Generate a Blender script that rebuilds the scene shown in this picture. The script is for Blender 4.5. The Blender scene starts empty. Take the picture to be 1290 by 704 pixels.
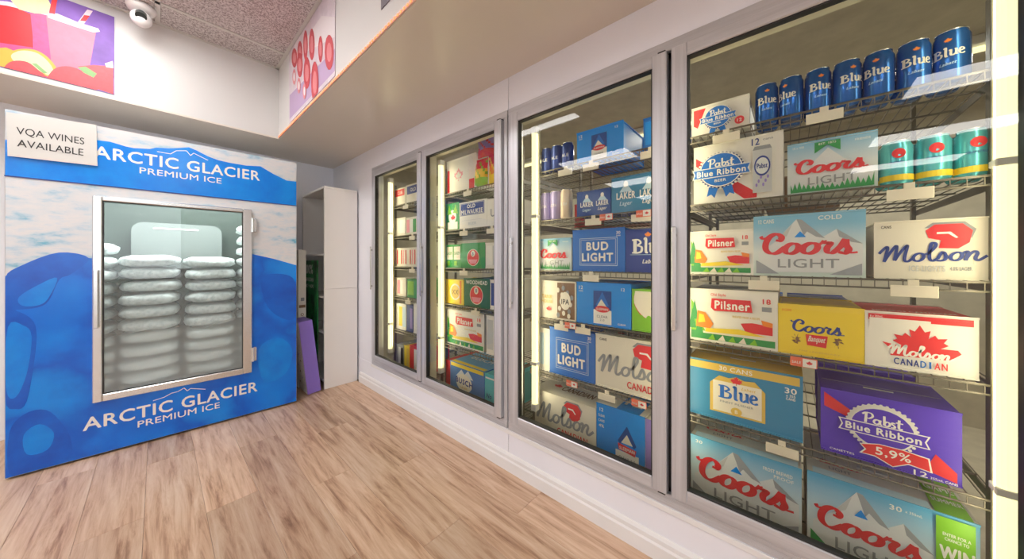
import bpy, bmesh, math, random
from mathutils import Vector, Matrix, noise
random.seed(7)
S = bpy.context.scene
COL = S.collection
# ------------------------------------------------------------------ camera, world, exposure
FPX = 395.0; CX = 645.0; HY = 328.0; YAW = math.radians(48.5); EYE = 1.12
cam_d = bpy.data.cameras.new('camera'); cam = bpy.data.objects.new('camera', cam_d); COL.objects.link(cam)
cam.location = (0, 0, EYE); cam.rotation_euler = (math.pi/2, 0, -YAW)
cam_d.sensor_width = 36; cam_d.lens = FPX/1290*36; cam_d.shift_y = -(352-HY)/1290; cam_d.clip_start = .02
S.camera = cam
w = bpy.data.worlds.new('world'); S.world = w; w.use_nodes = True
w.node_tree.nodes['Background'].inputs[0].default_value = (.9, .93, 1, 1)
w.node_tree.nodes['Background'].inputs[1].default_value = 2.2
S.view_settings.view_transform = 'Standard'; S.view_settings.look = 'None'
S.view_settings.gamma = 1; S.view_settings.use_curve_mapping = False
S.view_settings.exposure = 0.68
CEIL_E = 8.0; TUBE_E = .72; TUBE_W = 2.1; COOL_W = 7.0
S.cycles.max_bounces = 12; S.cycles.transparent_max_bounces = 24

FWD = Vector((math.sin(YAW), math.cos(YAW), 0)); RGT = Vector((math.cos(YAW), -math.sin(YAW), 0)); UP = Vector((0, 0, 1))
def hit(px, py, p0, n):
    """world point where the sight line of a measured photo point meets the plane (p0, n)"""
    d = FWD + RGT*((px-CX)/FPX) + UP*((HY-py)/FPX)
    o = Vector((0, 0, EYE)); n = Vector(n)
    return o + d*((Vector(p0)-o).dot(n)/d.dot(n))

# ------------------------------------------------------------------ materials
MATS = {}
def mat(name, col, rough=.5, metal=0, emit=None, estr=0, spec=.5, noise_s=0, noise_a=.1, bump=0, alpha=1):
    if name in MATS: return MATS[name]
    m = bpy.data.materials.new(name); m.use_nodes = True; MATS[name] = m
    nt = m.node_tree; b = nt.nodes['Principled BSDF']
    b.inputs['Base Color'].default_value = (*col, 1); b.inputs['Roughness'].default_value = rough
    b.inputs['Metallic'].default_value = metal; b.inputs['Specular IOR Level'].default_value = spec
    b.inputs['Alpha'].default_value = alpha
    if emit: b.inputs['Emission Color'].default_value = (*emit, 1); b.inputs['Emission Strength'].default_value = estr
    if noise_s:
        tc = nt.nodes.new('ShaderNodeTexCoord'); nz = nt.nodes.new('ShaderNodeTexNoise')
        nz.inputs['Scale'].default_value = noise_s; nz.inputs['Detail'].default_value = 4
        nt.links.new(tc.outputs['Object'], nz.inputs['Vector'])
        mx = nt.nodes.new('ShaderNodeMix'); mx.data_type = 'RGBA'
        mx.inputs['A'].default_value = (*[c*(1-noise_a) for c in col], 1)
        mx.inputs['B'].default_value = (*[min(1, c*(1+noise_a)) for c in col], 1)
        nt.links.new(nz.outputs['Fac'], mx.inputs['Factor']); nt.links.new(mx.outputs['Result'], b.inputs['Base Color'])
        if bump:
            bp = nt.nodes.new('ShaderNodeBump'); bp.inputs['Strength'].default_value = bump; bp.inputs['Distance'].default_value = .01
            nt.links.new(nz.outputs['Fac'], bp.inputs['Height']); nt.links.new(bp.outputs['Normal'], b.inputs['Normal'])
    return m
def ramp_mat(name, tex, scale, stops, rough=.5, coord='Object', stretch=(1, 1, 1), bump=0, detail=5, metal=0, rand=0):
    """noise / voronoi / gradient texture through a colour ramp"""
    if name in MATS: return MATS[name]
    m = bpy.data.materials.new(name); m.use_nodes = True; MATS[name] = m
    nt = m.node_tree; b = nt.nodes['Principled BSDF']; b.inputs['Roughness'].default_value = rough; b.inputs['Metallic'].default_value = metal
    tc = nt.nodes.new('ShaderNodeTexCoord'); mp = nt.nodes.new('ShaderNodeMapping'); mp.inputs['Scale'].default_value = stretch
    nt.links.new(tc.outputs[coord], mp.inputs['Vector'])
    if rand:
        oi = nt.nodes.new('ShaderNodeObjectInfo'); ml = nt.nodes.new('ShaderNodeMath'); ml.operation = 'MULTIPLY'; ml.inputs[1].default_value = 40
        nt.links.new(oi.outputs['Random'], ml.inputs[0]); nt.links.new(ml.outputs[0], mp.inputs['Location'])
    if tex == 'noise':
        t = nt.nodes.new('ShaderNodeTexNoise'); t.inputs['Scale'].default_value = scale; t.inputs['Detail'].default_value = detail; t.inputs['Roughness'].default_value = .6; out = t.outputs['Fac']
    elif tex == 'voronoi':
        t = nt.nodes.new('ShaderNodeTexVoronoi'); t.inputs['Scale'].default_value = scale; t.feature = 'SMOOTH_F1'; out = t.outputs['Distance']
        nz = nt.nodes.new('ShaderNodeTexNoise'); nz.inputs['Scale'].default_value = scale*1.5; nz.inputs['Detail'].default_value = 4
        nt.links.new(mp.outputs[0], nz.inputs['Vector'])
        vm = nt.nodes.new('ShaderNodeVectorMath'); vm.operation = 'MULTIPLY_ADD'; vm.inputs[1].default_value = (.35, .35, .35)
        nt.links.new(nz.outputs['Color'], vm.inputs[0]); nt.links.new(mp.outputs[0], vm.inputs[2]); nt.links.new(vm.outputs[0], t.inputs['Vector'])
    else:
        t = nt.nodes.new('ShaderNodeSeparateXYZ'); out = t.outputs['Z']
    if tex != 'voronoi': nt.links.new(mp.outputs[0], t.inputs[0])
    r = nt.nodes.new('ShaderNodeValToRGB'); e = r.color_ramp.elements
    while len(e) < len(stops): e.new(.5)
    for k, (p, c) in enumerate(stops): e[k].position = p; e[k].color = (*c, 1)
    nt.links.new(out, r.inputs[0]); last = r.outputs[0]
    if rand:
        hs = nt.nodes.new('ShaderNodeHueSaturation'); mr = nt.nodes.new('ShaderNodeMapRange')
        mr.inputs['To Min'].default_value = 1-rand; mr.inputs['To Max'].default_value = 1+rand
        nt.links.new(oi.outputs['Random'], mr.inputs['Value']); nt.links.new(mr.outputs[0], hs.inputs['Value']); nt.links.new(last, hs.inputs['Color']); last = hs.outputs[0]
    nt.links.new(last, b.inputs['Base Color'])
    if bump:
        bp = nt.nodes.new('ShaderNodeBump'); bp.inputs['Strength'].default_value = bump; bp.inputs['Distance'].default_value = .004
        nt.links.new(out, bp.inputs['Height']); nt.links.new(bp.outputs['Normal'], b.inputs['Normal'])
    return m
def glass(name, tint=(1, 1, 1), refl=1.0, haze=0, haze_col=(.8, .82, .8)):
    m = bpy.data.materials.new(name); m.use_nodes = True; nt = m.node_tree; nt.nodes.remove(nt.nodes['Principled BSDF'])
    out = nt.nodes['Material Output']; tr = nt.nodes.new('ShaderNodeBsdfTransparent'); tr.inputs[0].default_value = (*tint, 1)
    gl = nt.nodes.new('ShaderNodeBsdfGlossy'); gl.inputs['Roughness'].default_value = .0
    fr = nt.nodes.new('ShaderNodeFresnel'); fr.inputs['IOR'].default_value = 1.5
    ml = nt.nodes.new('ShaderNodeMath'); ml.operation = 'MULTIPLY'; ml.inputs[1].default_value = refl; ml.use_clamp = True
    nt.links.new(fr.outputs[0], ml.inputs[0])
    mx = nt.nodes.new('ShaderNodeMixShader'); nt.links.new(ml.outputs[0], mx.inputs[0]); nt.links.new(tr.outputs[0], mx.inputs[1]); nt.links.new(gl.outputs[0], mx.inputs[2])
    last = mx
    if haze:
        df = nt.nodes.new('ShaderNodeBsdfDiffuse'); df.inputs[0].default_value = (*haze_col, 1)
        tl = nt.nodes.new('ShaderNodeBsdfTranslucent'); tl.inputs[0].default_value = (*haze_col, 1)
        ad = nt.nodes.new('ShaderNodeMixShader'); nt.links.new(df.outputs[0], ad.inputs[1]); nt.links.new(tl.outputs[0], ad.inputs[2])
        tc = nt.nodes.new('ShaderNodeTexCoord'); nz = nt.nodes.new('ShaderNodeTexNoise'); nz.inputs['Scale'].default_value = 3
        nt.links.new(tc.outputs['Object'], nz.inputs['Vector'])
        sp = nt.nodes.new('ShaderNodeSeparateXYZ'); nt.links.new(tc.outputs['Object'], sp.inputs[0])
        ad_ = nt.nodes.new('ShaderNodeMath'); ad_.operation = 'MULTIPLY_ADD'; ad_.inputs[1].default_value = .35; nt.links.new(nz.outputs['Fac'], ad_.inputs[0]); nt.links.new(sp.outputs['Z'], ad_.inputs[2])
        m3 = nt.nodes.new('ShaderNodeMapRange'); m3.inputs['From Min'].default_value = .65; m3.inputs['From Max'].default_value = 1.38   # condensation sits on the lower part of the pane
        m3.inputs['To Min'].default_value = haze; m3.inputs['To Max'].default_value = haze*.05
        nt.links.new(ad_.outputs[0], m3.inputs['Value'])
        m2 = nt.nodes.new('ShaderNodeMixShader'); nt.links.new(m3.outputs[0], m2.inputs[0]); nt.links.new(mx.outputs[0], m2.inputs[1]); nt.links.new(ad.outputs[0], m2.inputs[2]); last = m2
    nt.links.new(last.outputs[0], out.inputs[0]); MATS[name] = m
    return m
M_wall = mat('white_wall', (.90, .91, .97), .55, noise_s=3, noise_a=.03)
M_soff = mat('soffit_white', (.72, .715, .70), .35, noise_s=2, noise_a=.02)
M_under = mat('soffit_underside', (.74, .68, .60), .28, noise_s=1.5, noise_a=.06)
M_alu = ramp_mat('brushed_aluminium', 'noise', 60, [(.3, (.52, .53, .56)), (.7, (.72, .73, .77))], .34, stretch=(1, 1, .03), metal=.4)
M_aluh = ramp_mat('brushed_aluminium_rail', 'noise', 60, [(.3, (.52, .53, .56)), (.7, (.72, .73, .77))], .34, stretch=(1, .03, 1), metal=.4)
M_gask = mat('black_gasket', (.03, .03, .03), .6)
M_glass = glass('door_glass', (.97, .985, .965), 1.1)
M_fglass = glass('frosted_glass', (.93, .96, .95), 1.5, haze=.34, haze_col=(.93, .97, .95))
M_trim = mat('white_trim', (.86, .85, .84), .4, noise_s=6, noise_a=.05)
M_wire = mat('grey_wire', (.17, .155, .13), .4, metal=.6)
M_tag = mat('cream_tag', (.86, .80, .66), .5)
M_tagr = mat('red_tag', (.85, .18, .10), .5)
M_steel = mat('steel', (.72, .72, .70), .25, metal=.9)
M_tube = mat('fluorescent_tube', (1, .95, .7), .4, emit=(1, .93, .50), estr=TUBE_E)
M_panel = mat('light_diffuser', (1, 1, 1), .4, emit=(1, .985, .96), estr=CEIL_E)
M_cool = mat('cooler_lining', (.50, .46, .37), .6, noise_s=12, noise_a=.25)
M_int = mat('inner_frame', (.62, .58, .46), .45)

# ------------------------------------------------------------------ mesh helpers
class MB:
    def __init__(s): s.v = []; s.f = []; s.mi = []; s.mats = []
    def m(s, mt):
        if mt not in s.mats: s.mats.append(mt)
        return s.mats.index(mt)
    def add(s, vs, fs, mt):
        o = len(s.v); s.v += [tuple(v) for v in vs]; k = s.m(mt)
        for f in fs: s.f.append(tuple(i+o for i in f)); s.mi.append(k)
        return s
    def box(s, a, b, mt, bev=0, seg=1):
        (x0, y0, z0), (x1, y1, z1) = [(min(p), max(p)) for p in zip(a, b)] and (tuple(min(p) for p in zip(a, b)), tuple(max(p) for p in zip(a, b)))
        if not bev:
            vs = [(x, y, z) for x in (x0, x1) for y in (y0, y1) for z in (z0, z1)]
            return s.add(vs, [(0, 1, 3, 2), (4, 6, 7, 5), (0, 4, 5, 1), (2, 3, 7, 6), (0, 2, 6, 4), (1, 5, 7, 3)], mt)
        bm = bmesh.new(); bmesh.ops.create_cube(bm, size=1)
        for v in bm.verts: v.co = Vector((x0+(v.co.x+.5)*(x1-x0), y0+(v.co.y+.5)*(y1-y0), z0+(v.co.z+.5)*(z1-z0)))
        bev = min(bev, .45*min(x1-x0, y1-y0, z1-z0))
        bmesh.ops.bevel(bm, geom=bm.edges[:], offset=bev, segments=seg, affect='EDGES')
        bm.verts.index_update(); s.add([v.co for v in bm.verts], [[v.index for v in f.verts] for f in bm.faces], mt); bm.free()
        return s
    def rod(s, a, b, r, mt, n=8, r2=None):
        a = Vector(a); b = Vector(b); d = (b-a).normalized(); r2 = r if r2 is None else r2
        u = d.cross(Vector((0, 0, 1)) if abs(d.z) < .9 else Vector((1, 0, 0))).normalized(); v = d.cross(u)
        vs = []
        for p, rr in ((a, r), (b, r2)):
            for k in range(n): t = 2*math.pi*k/n; vs.append(p+u*math.cos(t)*rr+v*math.sin(t)*rr)
        fs = [(k, (k+1) % n, n+(k+1) % n, n+k) for k in range(n)]+[tuple(range(n))[::-1], tuple(range(n, 2*n))]
        return s.add(vs, fs, mt)
    def lathe(s, prof, mt, n=24, c=(0, 0, 0)):
        vs = []; fs = []
        for r, z in prof:
            for k in range(n): t = 2*math.pi*k/n; vs.append((c[0]+r*math.cos(t), c[1]+r*math.sin(t), c[2]+z))
        for j in range(len(prof)-1):
            for k in range(n): fs.append((j*n+k, j*n+(k+1) % n, (j+1)*n+(k+1) % n, (j+1)*n+k))
        fs.append(tuple(range(n))[::-1]); fs.append(tuple(range((len(prof)-1)*n, len(prof)*n)))
        return s.add(vs, fs, mt)
    def build(s, name, parent=None, loc=None, smooth=False):
        me = bpy.data.meshes.new(name); me.from_pydata(s.v, [], s.f)
        for m_ in s.mats: me.materials.append(m_)
        me.polygons.foreach_set('material_index', s.mi)
        if smooth: me.shade_smooth() if hasattr(me, 'shade_smooth') else None
        me.update(); o = bpy.data.objects.new(name, me); COL.objects.link(o)
        if parent: o.parent = parent
        if loc is not None: o.location = loc
        return o
def tag(o, label, cat, group=None):
    o['label'] = label; o['category'] = cat
    if group: o['group'] = group
    return o
def empty(name, loc, label, cat, group=None, rz=0):
    o = bpy.data.objects.new(name, None); COL.objects.link(o); o.location = loc; o.rotation_euler = (0, 0, rz); o.empty_display_size = .1
    return tag(o, label, cat, group)
def struct(o): o['kind'] = 'structure'; return o
def dup(root, loc, label=None, group=None):
    r = root.copy(); COL.objects.link(r); r.location = loc
    if label: r['label'] = label
    if group: r['group'] = group
    for c0 in list(root.children):
        c = c0.copy(); COL.objects.link(c); c.parent = r
        for g0 in list(c0.children): g = g0.copy(); COL.objects.link(g); g.parent = c
    return r

# ------------------------------------------------------------------ flat print: polygons, pen strokes, type
TC = {}
def text_mesh(s, bold):
    k = (s, bold)
    if k in TC: return TC[k]
    cu = bpy.data.curves.new('t', 'FONT'); cu.body = s; cu.resolution_u = 3; cu.size = 1
    cu.space_character = 1.0+max(0, bold)*3.5
    o = bpy.data.objects.new('t', cu); COL.objects.link(o)
    dg = bpy.context.evaluated_depsgraph_get(); me = bpy.data.meshes.new_from_object(o.evaluated_get(dg))
    vs = [(v.co.x, v.co.y) for v in me.vertices]; fs = [tuple(p.vertices) for p in me.polygons]
    bpy.data.objects.remove(o); bpy.data.curves.remove(cu); bpy.data.meshes.remove(me)
    x0 = min(v[0] for v in vs); x1 = max(v[0] for v in vs); y0 = min(v[1] for v in vs); y1 = max(v[1] for v in vs)
    r = ([((x-x0), (y-y0)) for x, y in vs], fs, x1-x0, y1-y0); TC[k] = r
    return r
def cat_rom(pts, closed=False, n=7):
    P = [Vector(p) for p in pts]; out = []; L = len(P)
    rng = range(L) if closed else range(L-1)
    for i in rng:
        p0 = P[(i-1) % L] if closed or i > 0 else P[0]*2-P[1]; p1 = P[i]; p2 = P[(i+1) % L]
        p3 = P[(i+2) % L] if closed or i+2 < L else P[-1]*2-P[-2]
        for k in range(n):
            t = k/n; out.append(.5*((2*p1)+(p2-p0)*t+(2*p0-5*p1+4*p2-p3)*t*t+(3*p1-p0-3*p2+p3)*t**3))
    out.append(P[0].copy() if closed else P[-1]); return out
def ell(cx, cy, rx, ry, sl=0, n=10): return [(cx+rx*math.cos(t*2*math.pi/n)+sl*ry*math.sin(t*2*math.pi/n), cy+ry*math.sin(t*2*math.pi/n)) for t in range(n)]
SCRIPTS = {   # word: (width, list of (points, closed, thick, thin))
 'Coors': (5.9, [([(1.0, 1.3), (1.28, 1.28), (1.38, 1.6), (1.05, 1.88), (.6, 1.65), (.32, 1.05), (.32, .45), (.65, .1), (1.1, .15), (1.6, .62)], 0, .34, .14),
   ([(-.05, 1.72), (.08, 1.5), (.35, 1.52), (.8, 1.78)], 0, .22, .12), (ell(2.05, .5, .42, .45, .25), 1, .32, .13), ([(2.35, .85), (2.6, .72), (2.85, .85)], 0, .14, .1),
   (ell(3.2, .5, .44, .45, .25), 1, .32, .13), ([(3.5, .8), (3.8, .85), (4.02, 1.15)], 0, .16, .12), ([(4.0, 1.12), (4.1, .95), (4.42, .92), (4.2, .5), (4.25, .15), (4.55, .12), (4.95, .6), (5.25, 1.22)], 0, .3, .13),
   ([(5.25, 1.2), (5.28, .75), (5.42, .35), (5.2, .05), (4.85, .15)], 0, .32, .13), ([(5.3, .1), (5.6, .08), (5.9, .12)], 0, .14, .1)]),
 'Molson': (6.1, [([(0, .8), (.2, 1.1), (.48, 1.45), (.55, 1.3), (.45, .7), (.32, .0)], 0, .2, .14), ([(.32, 0), (.65, .75), (1.05, 1.5), (1.12, 1.35), (1.05, .7), (.98, .1)], 0, .2, .14),
   ([(.98, .1), (1.3, .8), (1.72, 1.5), (1.75, 1.3), (1.62, .6), (1.6, .12), (1.78, 0), (2.1, .3)], 0, .2, .14), (ell(2.42, .38, .3, .36, .2), 1, .2, .13), ([(2.7, .6), (3.0, .75), (3.35, 1.25), (3.4, 1.6), (3.2, 1.65), (3.08, 1.1), (3.05, .3), (3.2, .02), (3.5, .2)], 0, .2, .13),
   ([(3.5, .2), (3.78, .8), (3.95, .5), (3.9, .12), (3.6, .02), (3.4, .12)], 0, .2, .13), ([(3.9, .2), (4.2, .4)], 0, .13, .1), (ell(4.52, .38, .3, .36, .2), 1, .2, .13), ([(4.8, .6), (5.1, .8), (5.08, .4), (5.0, 0)], 0, .2, .13),
   ([(5.0, .1), (5.25, .6), (5.5, .8), (5.6, .6), (5.5, .2), (5.65, 0), (6.1, .4)], 0, .2, .13)]),
 'Blue': (3.7, [([(.35, 0), (.35, 1.4)], 0, .4, .4), ([(0, 1.4), (.7, 1.42), (1.02, 1.1), (.6, .78)], 0, .24, .14), ([(.6, .78), (1.12, .62), (1.08, .15), (.6, .0), (0, .02)], 0, .28, .14), ([(1.42, 1.38), (1.62, 1.5), (1.62, .15), (1.85, .02)], 0, .3, .14),
   ([(1.98, .85), (2.15, .95), (2.15, .2), (2.35, 0), (2.62, .2)], 0, .28, .12), ([(2.55, .9), (2.7, .95), (2.7, .15), (2.9, 0)], 0, .28, .12), ([(3.05, .45), (3.5, .62), (3.45, .9), (3.2, .98), (3.02, .6), (3.08, .15), (3.35, 0), (3.65, .15)], 0, .26, .12)]),
 'Pabst': (4.4, [([(.35, 0), (.45, 1.6)], 0, .28, .28), ([(.0, 1.3), (.4, 1.62), (1.0, 1.6), (1.15, 1.15), (.8, .75), (.45, .75)], 0, .24, .14), (ell(1.6, .4, .32, .36, .1), 1, .24, .14), ([(1.98, .8), (1.95, .2), (2.15, .02)], 0, .24, .14),
   ([(2.4, 1.6), (2.4, .1)], 0, .26, .2), (ell(2.7, .4, .28, .36, .1), 1, .24, .14), ([(3.55, .75), (3.3, .8), (3.2, .6), (3.5, .3), (3.4, .05), (3.1, .05)], 0, .24, .14), ([(3.95, 1.45), (3.9, .3), (4.05, .02), (4.3, .1)], 0, .26, .16), ([(3.6, .95), (4.35, .95)], 0, .16, .16)]),
}
MAPLE = [(0, 1), (.14, .7), (.3, .78), (.24, .42), (.42, .6), (.5, .45), (.75, .5), (.65, .3), (.78, .2), (.45, -.05), (.5, -.2), (.05, -.12), (.04, -.45), (-.04, -.45), (-.05, -.12), (-.5, -.2), (-.45, -.05), (-.78, .2), (-.65, .3), (-.75, .5), (-.5, .45), (-.42, .6), (-.24, .42), (-.3, .78), (-.14, .7)]
class Art:
    """flat print on a face: a to the right, b up, in metres; put() says where (a, b, layer) lands"""
    def __init__(s, put): s.put = put; s.parts = {}; s.layer = 1
    def mb(s, part): return s.parts.setdefault(part, MB())
    def poly(s, pts, mt, part='artwork', lift=0):
        s.layer += 1
        s.mb(part).add([s.put(a, b, s.layer+lift) for a, b in pts], [tuple(range(len(pts)))], mt); return s
    def rect(s, a0, b0, a1, b1, mt, part='artwork'): return s.poly([(a0, b0), (a1, b0), (a1, b1), (a0, b1)], mt, part)
    def oval(s, cx, cy, rx, ry, mt, part='artwork', n=24): return s.poly([(cx+rx*math.cos(2*math.pi*k/n), cy+ry*math.sin(2*math.pi*k/n)) for k in range(n)], mt, part)
    def maple(s, cx, cy, r, mt, part='artwork'): return s.poly([(cx+x*r, cy+y*r) for x, y in MAPLE], mt, part)
    def frame(s, a0, b0, a1, b1, t, mt, part='artwork'):
        s.rect(a0, b0, a1, b0+t, mt, part); s.rect(a0, b1-t, a1, b1, mt, part); s.rect(a0, b0, a0+t, b1, mt, part); return s.rect(a1-t, b0, a1, b1, mt, part)
    def text(s, t, cx, cy, h, mt, w=None, bold=.02, shear=0, slope=0, part='lettering', arc=0):
        vs, fs, tw, th = text_mesh(t, bold); k = h/.72; kx = (w/tw) if w else k
        if th > 1.0*.72+.2: pass
        W = tw*kx; s.layer += 1; q = max(0, bold)*k*.8   # weight: the outline is struck again slightly shifted
        for n_, (ox, oy) in enumerate(((0, 0), (-q, 0), (q, 0), (0, q), (0, -q)) if q else ((0, 0),)):
            out = []
            for x, y in vs:
                X = x*kx-W/2+ox; Y = y*k-h/2+oy
                out.append(s.put(cx+X+Y*shear, cy+Y+X*slope, s.layer+n_*.08))
            s.mb(part).add(out, fs, mt)
        return s
    def script(s, word, a, b, width, mt, hs=1.0, slope=0, part='lettering', fat=1.0, outline=None):
        W, strokes = SCRIPTS[word]; k = width/W
        if outline: s.script(word, a, b, width, outline, hs, slope, part, fat*1.6)
        for pts, cl, tk, tn in strokes:
            s.layer += .2
            C = cat_rom([(x, y) for x, y in pts], bool(cl)); L = []; R = []; n = len(C)
            for i, p in enumerate(C):
                d = (C[min(i+1, n-1)]-C[max(i-1, 0)])
                if cl and i in (0, n-1): d = C[1]-C[n-2]
                if d.length < 1e-6: d = Vector((1, 0))
                d.normalize(); ang = abs(math.sin(math.atan2(d.y, d.x)-math.radians(-10)))
                h = (tn+(tk-tn)*ang)/2*fat; q = Vector((-d.y, d.x))*h
                L.append(p+q); R.append(p-q)
            vs = [s.put(a+v.x*k, b+v.y*k*hs+v.x*k*slope, s.layer) for v in L+R]
            s.mb(part).add(vs, [(i, i+1, n+i+1, n+i) for i in range(n-1)], mt)
        return s
    def finish(s, parent):
        for nm, m_ in s.parts.items():
            if m_.f: m_.build(nm, parent)

C = {k: mat('ink_'+k, v, .45) for k, v in dict(white=(.88, .87, .84), cream=(.84, .79, .68), red=(.72, .03, .04), navy=(.02, .05, .28), blue=(.01, .16, .62), sky=(.16, .48, .80), pale=(.55, .74, .88), grey=(.28, .30, .33), lgrey=(.58, .60, .62),
   green=(.03, .32, .08), lime=(.22, .55, .03), dgreen=(.01, .13, .05), yellow=(.88, .66, .04), gold=(.72, .50, .10), purple=(.09, .04, .55), black=(.02, .02, .02), orange=(.85, .25, .03), teal=(.10, .55, .62), brown=(.22, .12, .06), pink=(.85, .30, .38), violet=(.30, .22, .62), snow=(.74, .77, .80), rock=(.34, .37, .42)).items()}
C['bright'] = mat('ink_bright', (.0, .27, .85), .4); C['deep'] = mat('ink_deep', (.0, .06, .32), .4)
def card(col): return {'white': mat('card_white', (.84, .82, .77), .5, noise_s=9, noise_a=.03), 'cream': mat('card_cream', (.78, .74, .64), .5, noise_s=9, noise_a=.03)}.get(col) or C[col]
M_sky = ramp_mat('printed_sky', 'z', 1, [(.0, (.80, .80, .76)), (.12, (.62, .76, .84)), (.24, (.10, .42, .72))], .4)
M_sky2 = ramp_mat('printed_sky_small', 'z', 1, [(.0, (.62, .74, .70)), (.08, (.74, .80, .82)), (.17, (.22, .52, .76))], .4)
M_ltop = mat('card_top_grey', (.70, .68, .62), .5, noise_s=30, noise_a=.12)

# ------------------------------------------------------------------ room shell
WX = 1.25; BY = 3.67; SZ = 2.115; CZ = 2.67; LX = -7.2; FY = -4.0
FR_T = 1.93; FR_B = .215; YA0, YA1 = 2.743, 1.137; YB0, YB1 = 1.129, -.478
fl = struct(MB().box((LX, FY, -.06), (3.6, BY+.1, -.012), mat('screed', (.30, .20, .14), .7)).build('floor'))
M_wood = ramp_mat('wood_plank', 'noise', 1.6, [(.26, (.16, .075, .04)), (.36, (.36, .20, .12)), (.46, (.56, .36, .235)), (.58, (.67, .475, .335)), (.74, (.75, .59, .46))], .34, stretch=(19, 1.4, 19), bump=.08, detail=14, rand=.16)
_nt = M_wood.node_tree; _n = [n for n in _nt.nodes if n.type == 'TEX_NOISE'][0]; _n.inputs['Distortion'].default_value = .45; _n.inputs['Roughness'].default_value = .68
PW, PL = .182, 1.22
n_p = 0
pm = MB().box((.0004, .0004, -.012), (PW-.0004, PL-.0004, 0), M_wood, .0008).build('plank'); mesh_p = pm.data; bpy.data.objects.remove(pm)
mesh_p.name = 'plank'
for i in range(24):
    x = WX-.015-(i+1)*PW; off = (i*.43+.27) % 1.0*PL
    y = BY-off
    ks = [y-PL*k for k in range(0, 6)]
    for y0 in ks:
        if y0 < -2.2: continue
        o = bpy.data.objects.new('plank', mesh_p); COL.objects.link(o); o.parent = fl; o.location = (x, y0-PL+.0, 0)
    if off > .02:
        MB().box((.0004, .0004, -.012), (PW-.0004, off-.0004, 0), M_wood, .0008).build('plank', fl, (x, y, 0))
xl = WX-.015-24*PW
MB().box((LX, FY, -.012), (xl, BY, 0), M_wood).build('plank_field', fl)['kind'] = 'stuff'
MB().box((xl, FY, -.012), (WX, -2.2-PL, -.001), M_wood).build('plank_field', fl)['kind'] = 'stuff'
struct(MB().box((LX, BY, 0), (WX+.1, BY+.1, CZ+.1), M_wall).build('wall_back'))
struct(MB().box((LX-.1, FY, 0), (LX, BY+.1, CZ+.1), M_wall).build('wall_left'))
wf = MB()   # shop front behind the camera; its two windows are added for daylight fill
wx = [LX-.1, -6.2, -3.6, -3.1, -.4, WX+.1]
wf.box((LX-.1, FY-.1, 0), (WX+.1, FY, .7), M_wall).box((LX-.1, FY-.1, 2.3), (WX+.1, FY, CZ+.1), M_wall)
for a_, b_ in ((0, 1), (2, 3), (4, 5)): wf.box((wx[a_], FY-.1, .7), (wx[b_], FY, 2.3), M_wall)
struct(wf.build('wall_front'))
for n_, (a_, b_) in enumerate(((wx[1], wx[2]), (wx[3], wx[4]))):
    f_ = MB().box((a_, FY-.08, .7), (a_+.05, FY-.02, 2.3), M_alu).box((b_-.05, FY-.08, .7), (b_, FY-.02, 2.3), M_alu).box((a_, FY-.08, .7), (b_, FY-.02, .75), M_alu).box((a_, FY-.08, 2.25), (b_, FY-.02, 2.3), M_alu)
    f_ = struct(f_.build('fill_window_%d' % (n_+1))); MB().add([(a_+.05, FY-.05, .75), (b_-.05, FY-.05, .75), (b_-.05, FY-.05, 2.25), (a_+.05, FY-.05, 2.25)], [(0, 1, 2, 3)], M_glass).build('pane', f_)
wr = MB()
for a, b in ((BY, 1.1345), (1.1315, FY)):
    wr.box((WX, a, FR_T), (WX+.08, b, CZ), M_wall, .0015); wr.box((WX, a, 0), (WX+.08, b, FR_B), M_wall, .0015)
wr.box((WX, BY, FR_B), (WX+.08, YA0, FR_T), M_wall); wr.box((WX, YB1, FR_B), (WX+.08, FY, FR_T), M_wall)
wr.box((WX+.004, 1.14, 0), (WX+.07, 1.12, FR_B), M_gask); wr.box((WX+.004, 1.14, FR_T), (WX+.07, 1.12, CZ), M_gask)
struct(wr.build('wall_right'))
# stepped baseboard
bb = MB()
prof = [(0, 0), (-.018, 0), (-.018, .055), (-.012, .062), (-.012, .078), (-.005, .088), (0, .09)]
bb.add([(WX+x, y, z) for y in (2.985, FY) for x, z in prof], [(i, i+1, 7+i+1, 7+i) for i in range(6)], M_trim)
struct(bb.build('baseboard_right'))
struct(MB().box((WX-.006, YA0+.02, FR_B-.026), (WX, YB1-.02, FR_B-.004), M_trim, .002).build('trim_1'))
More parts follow.
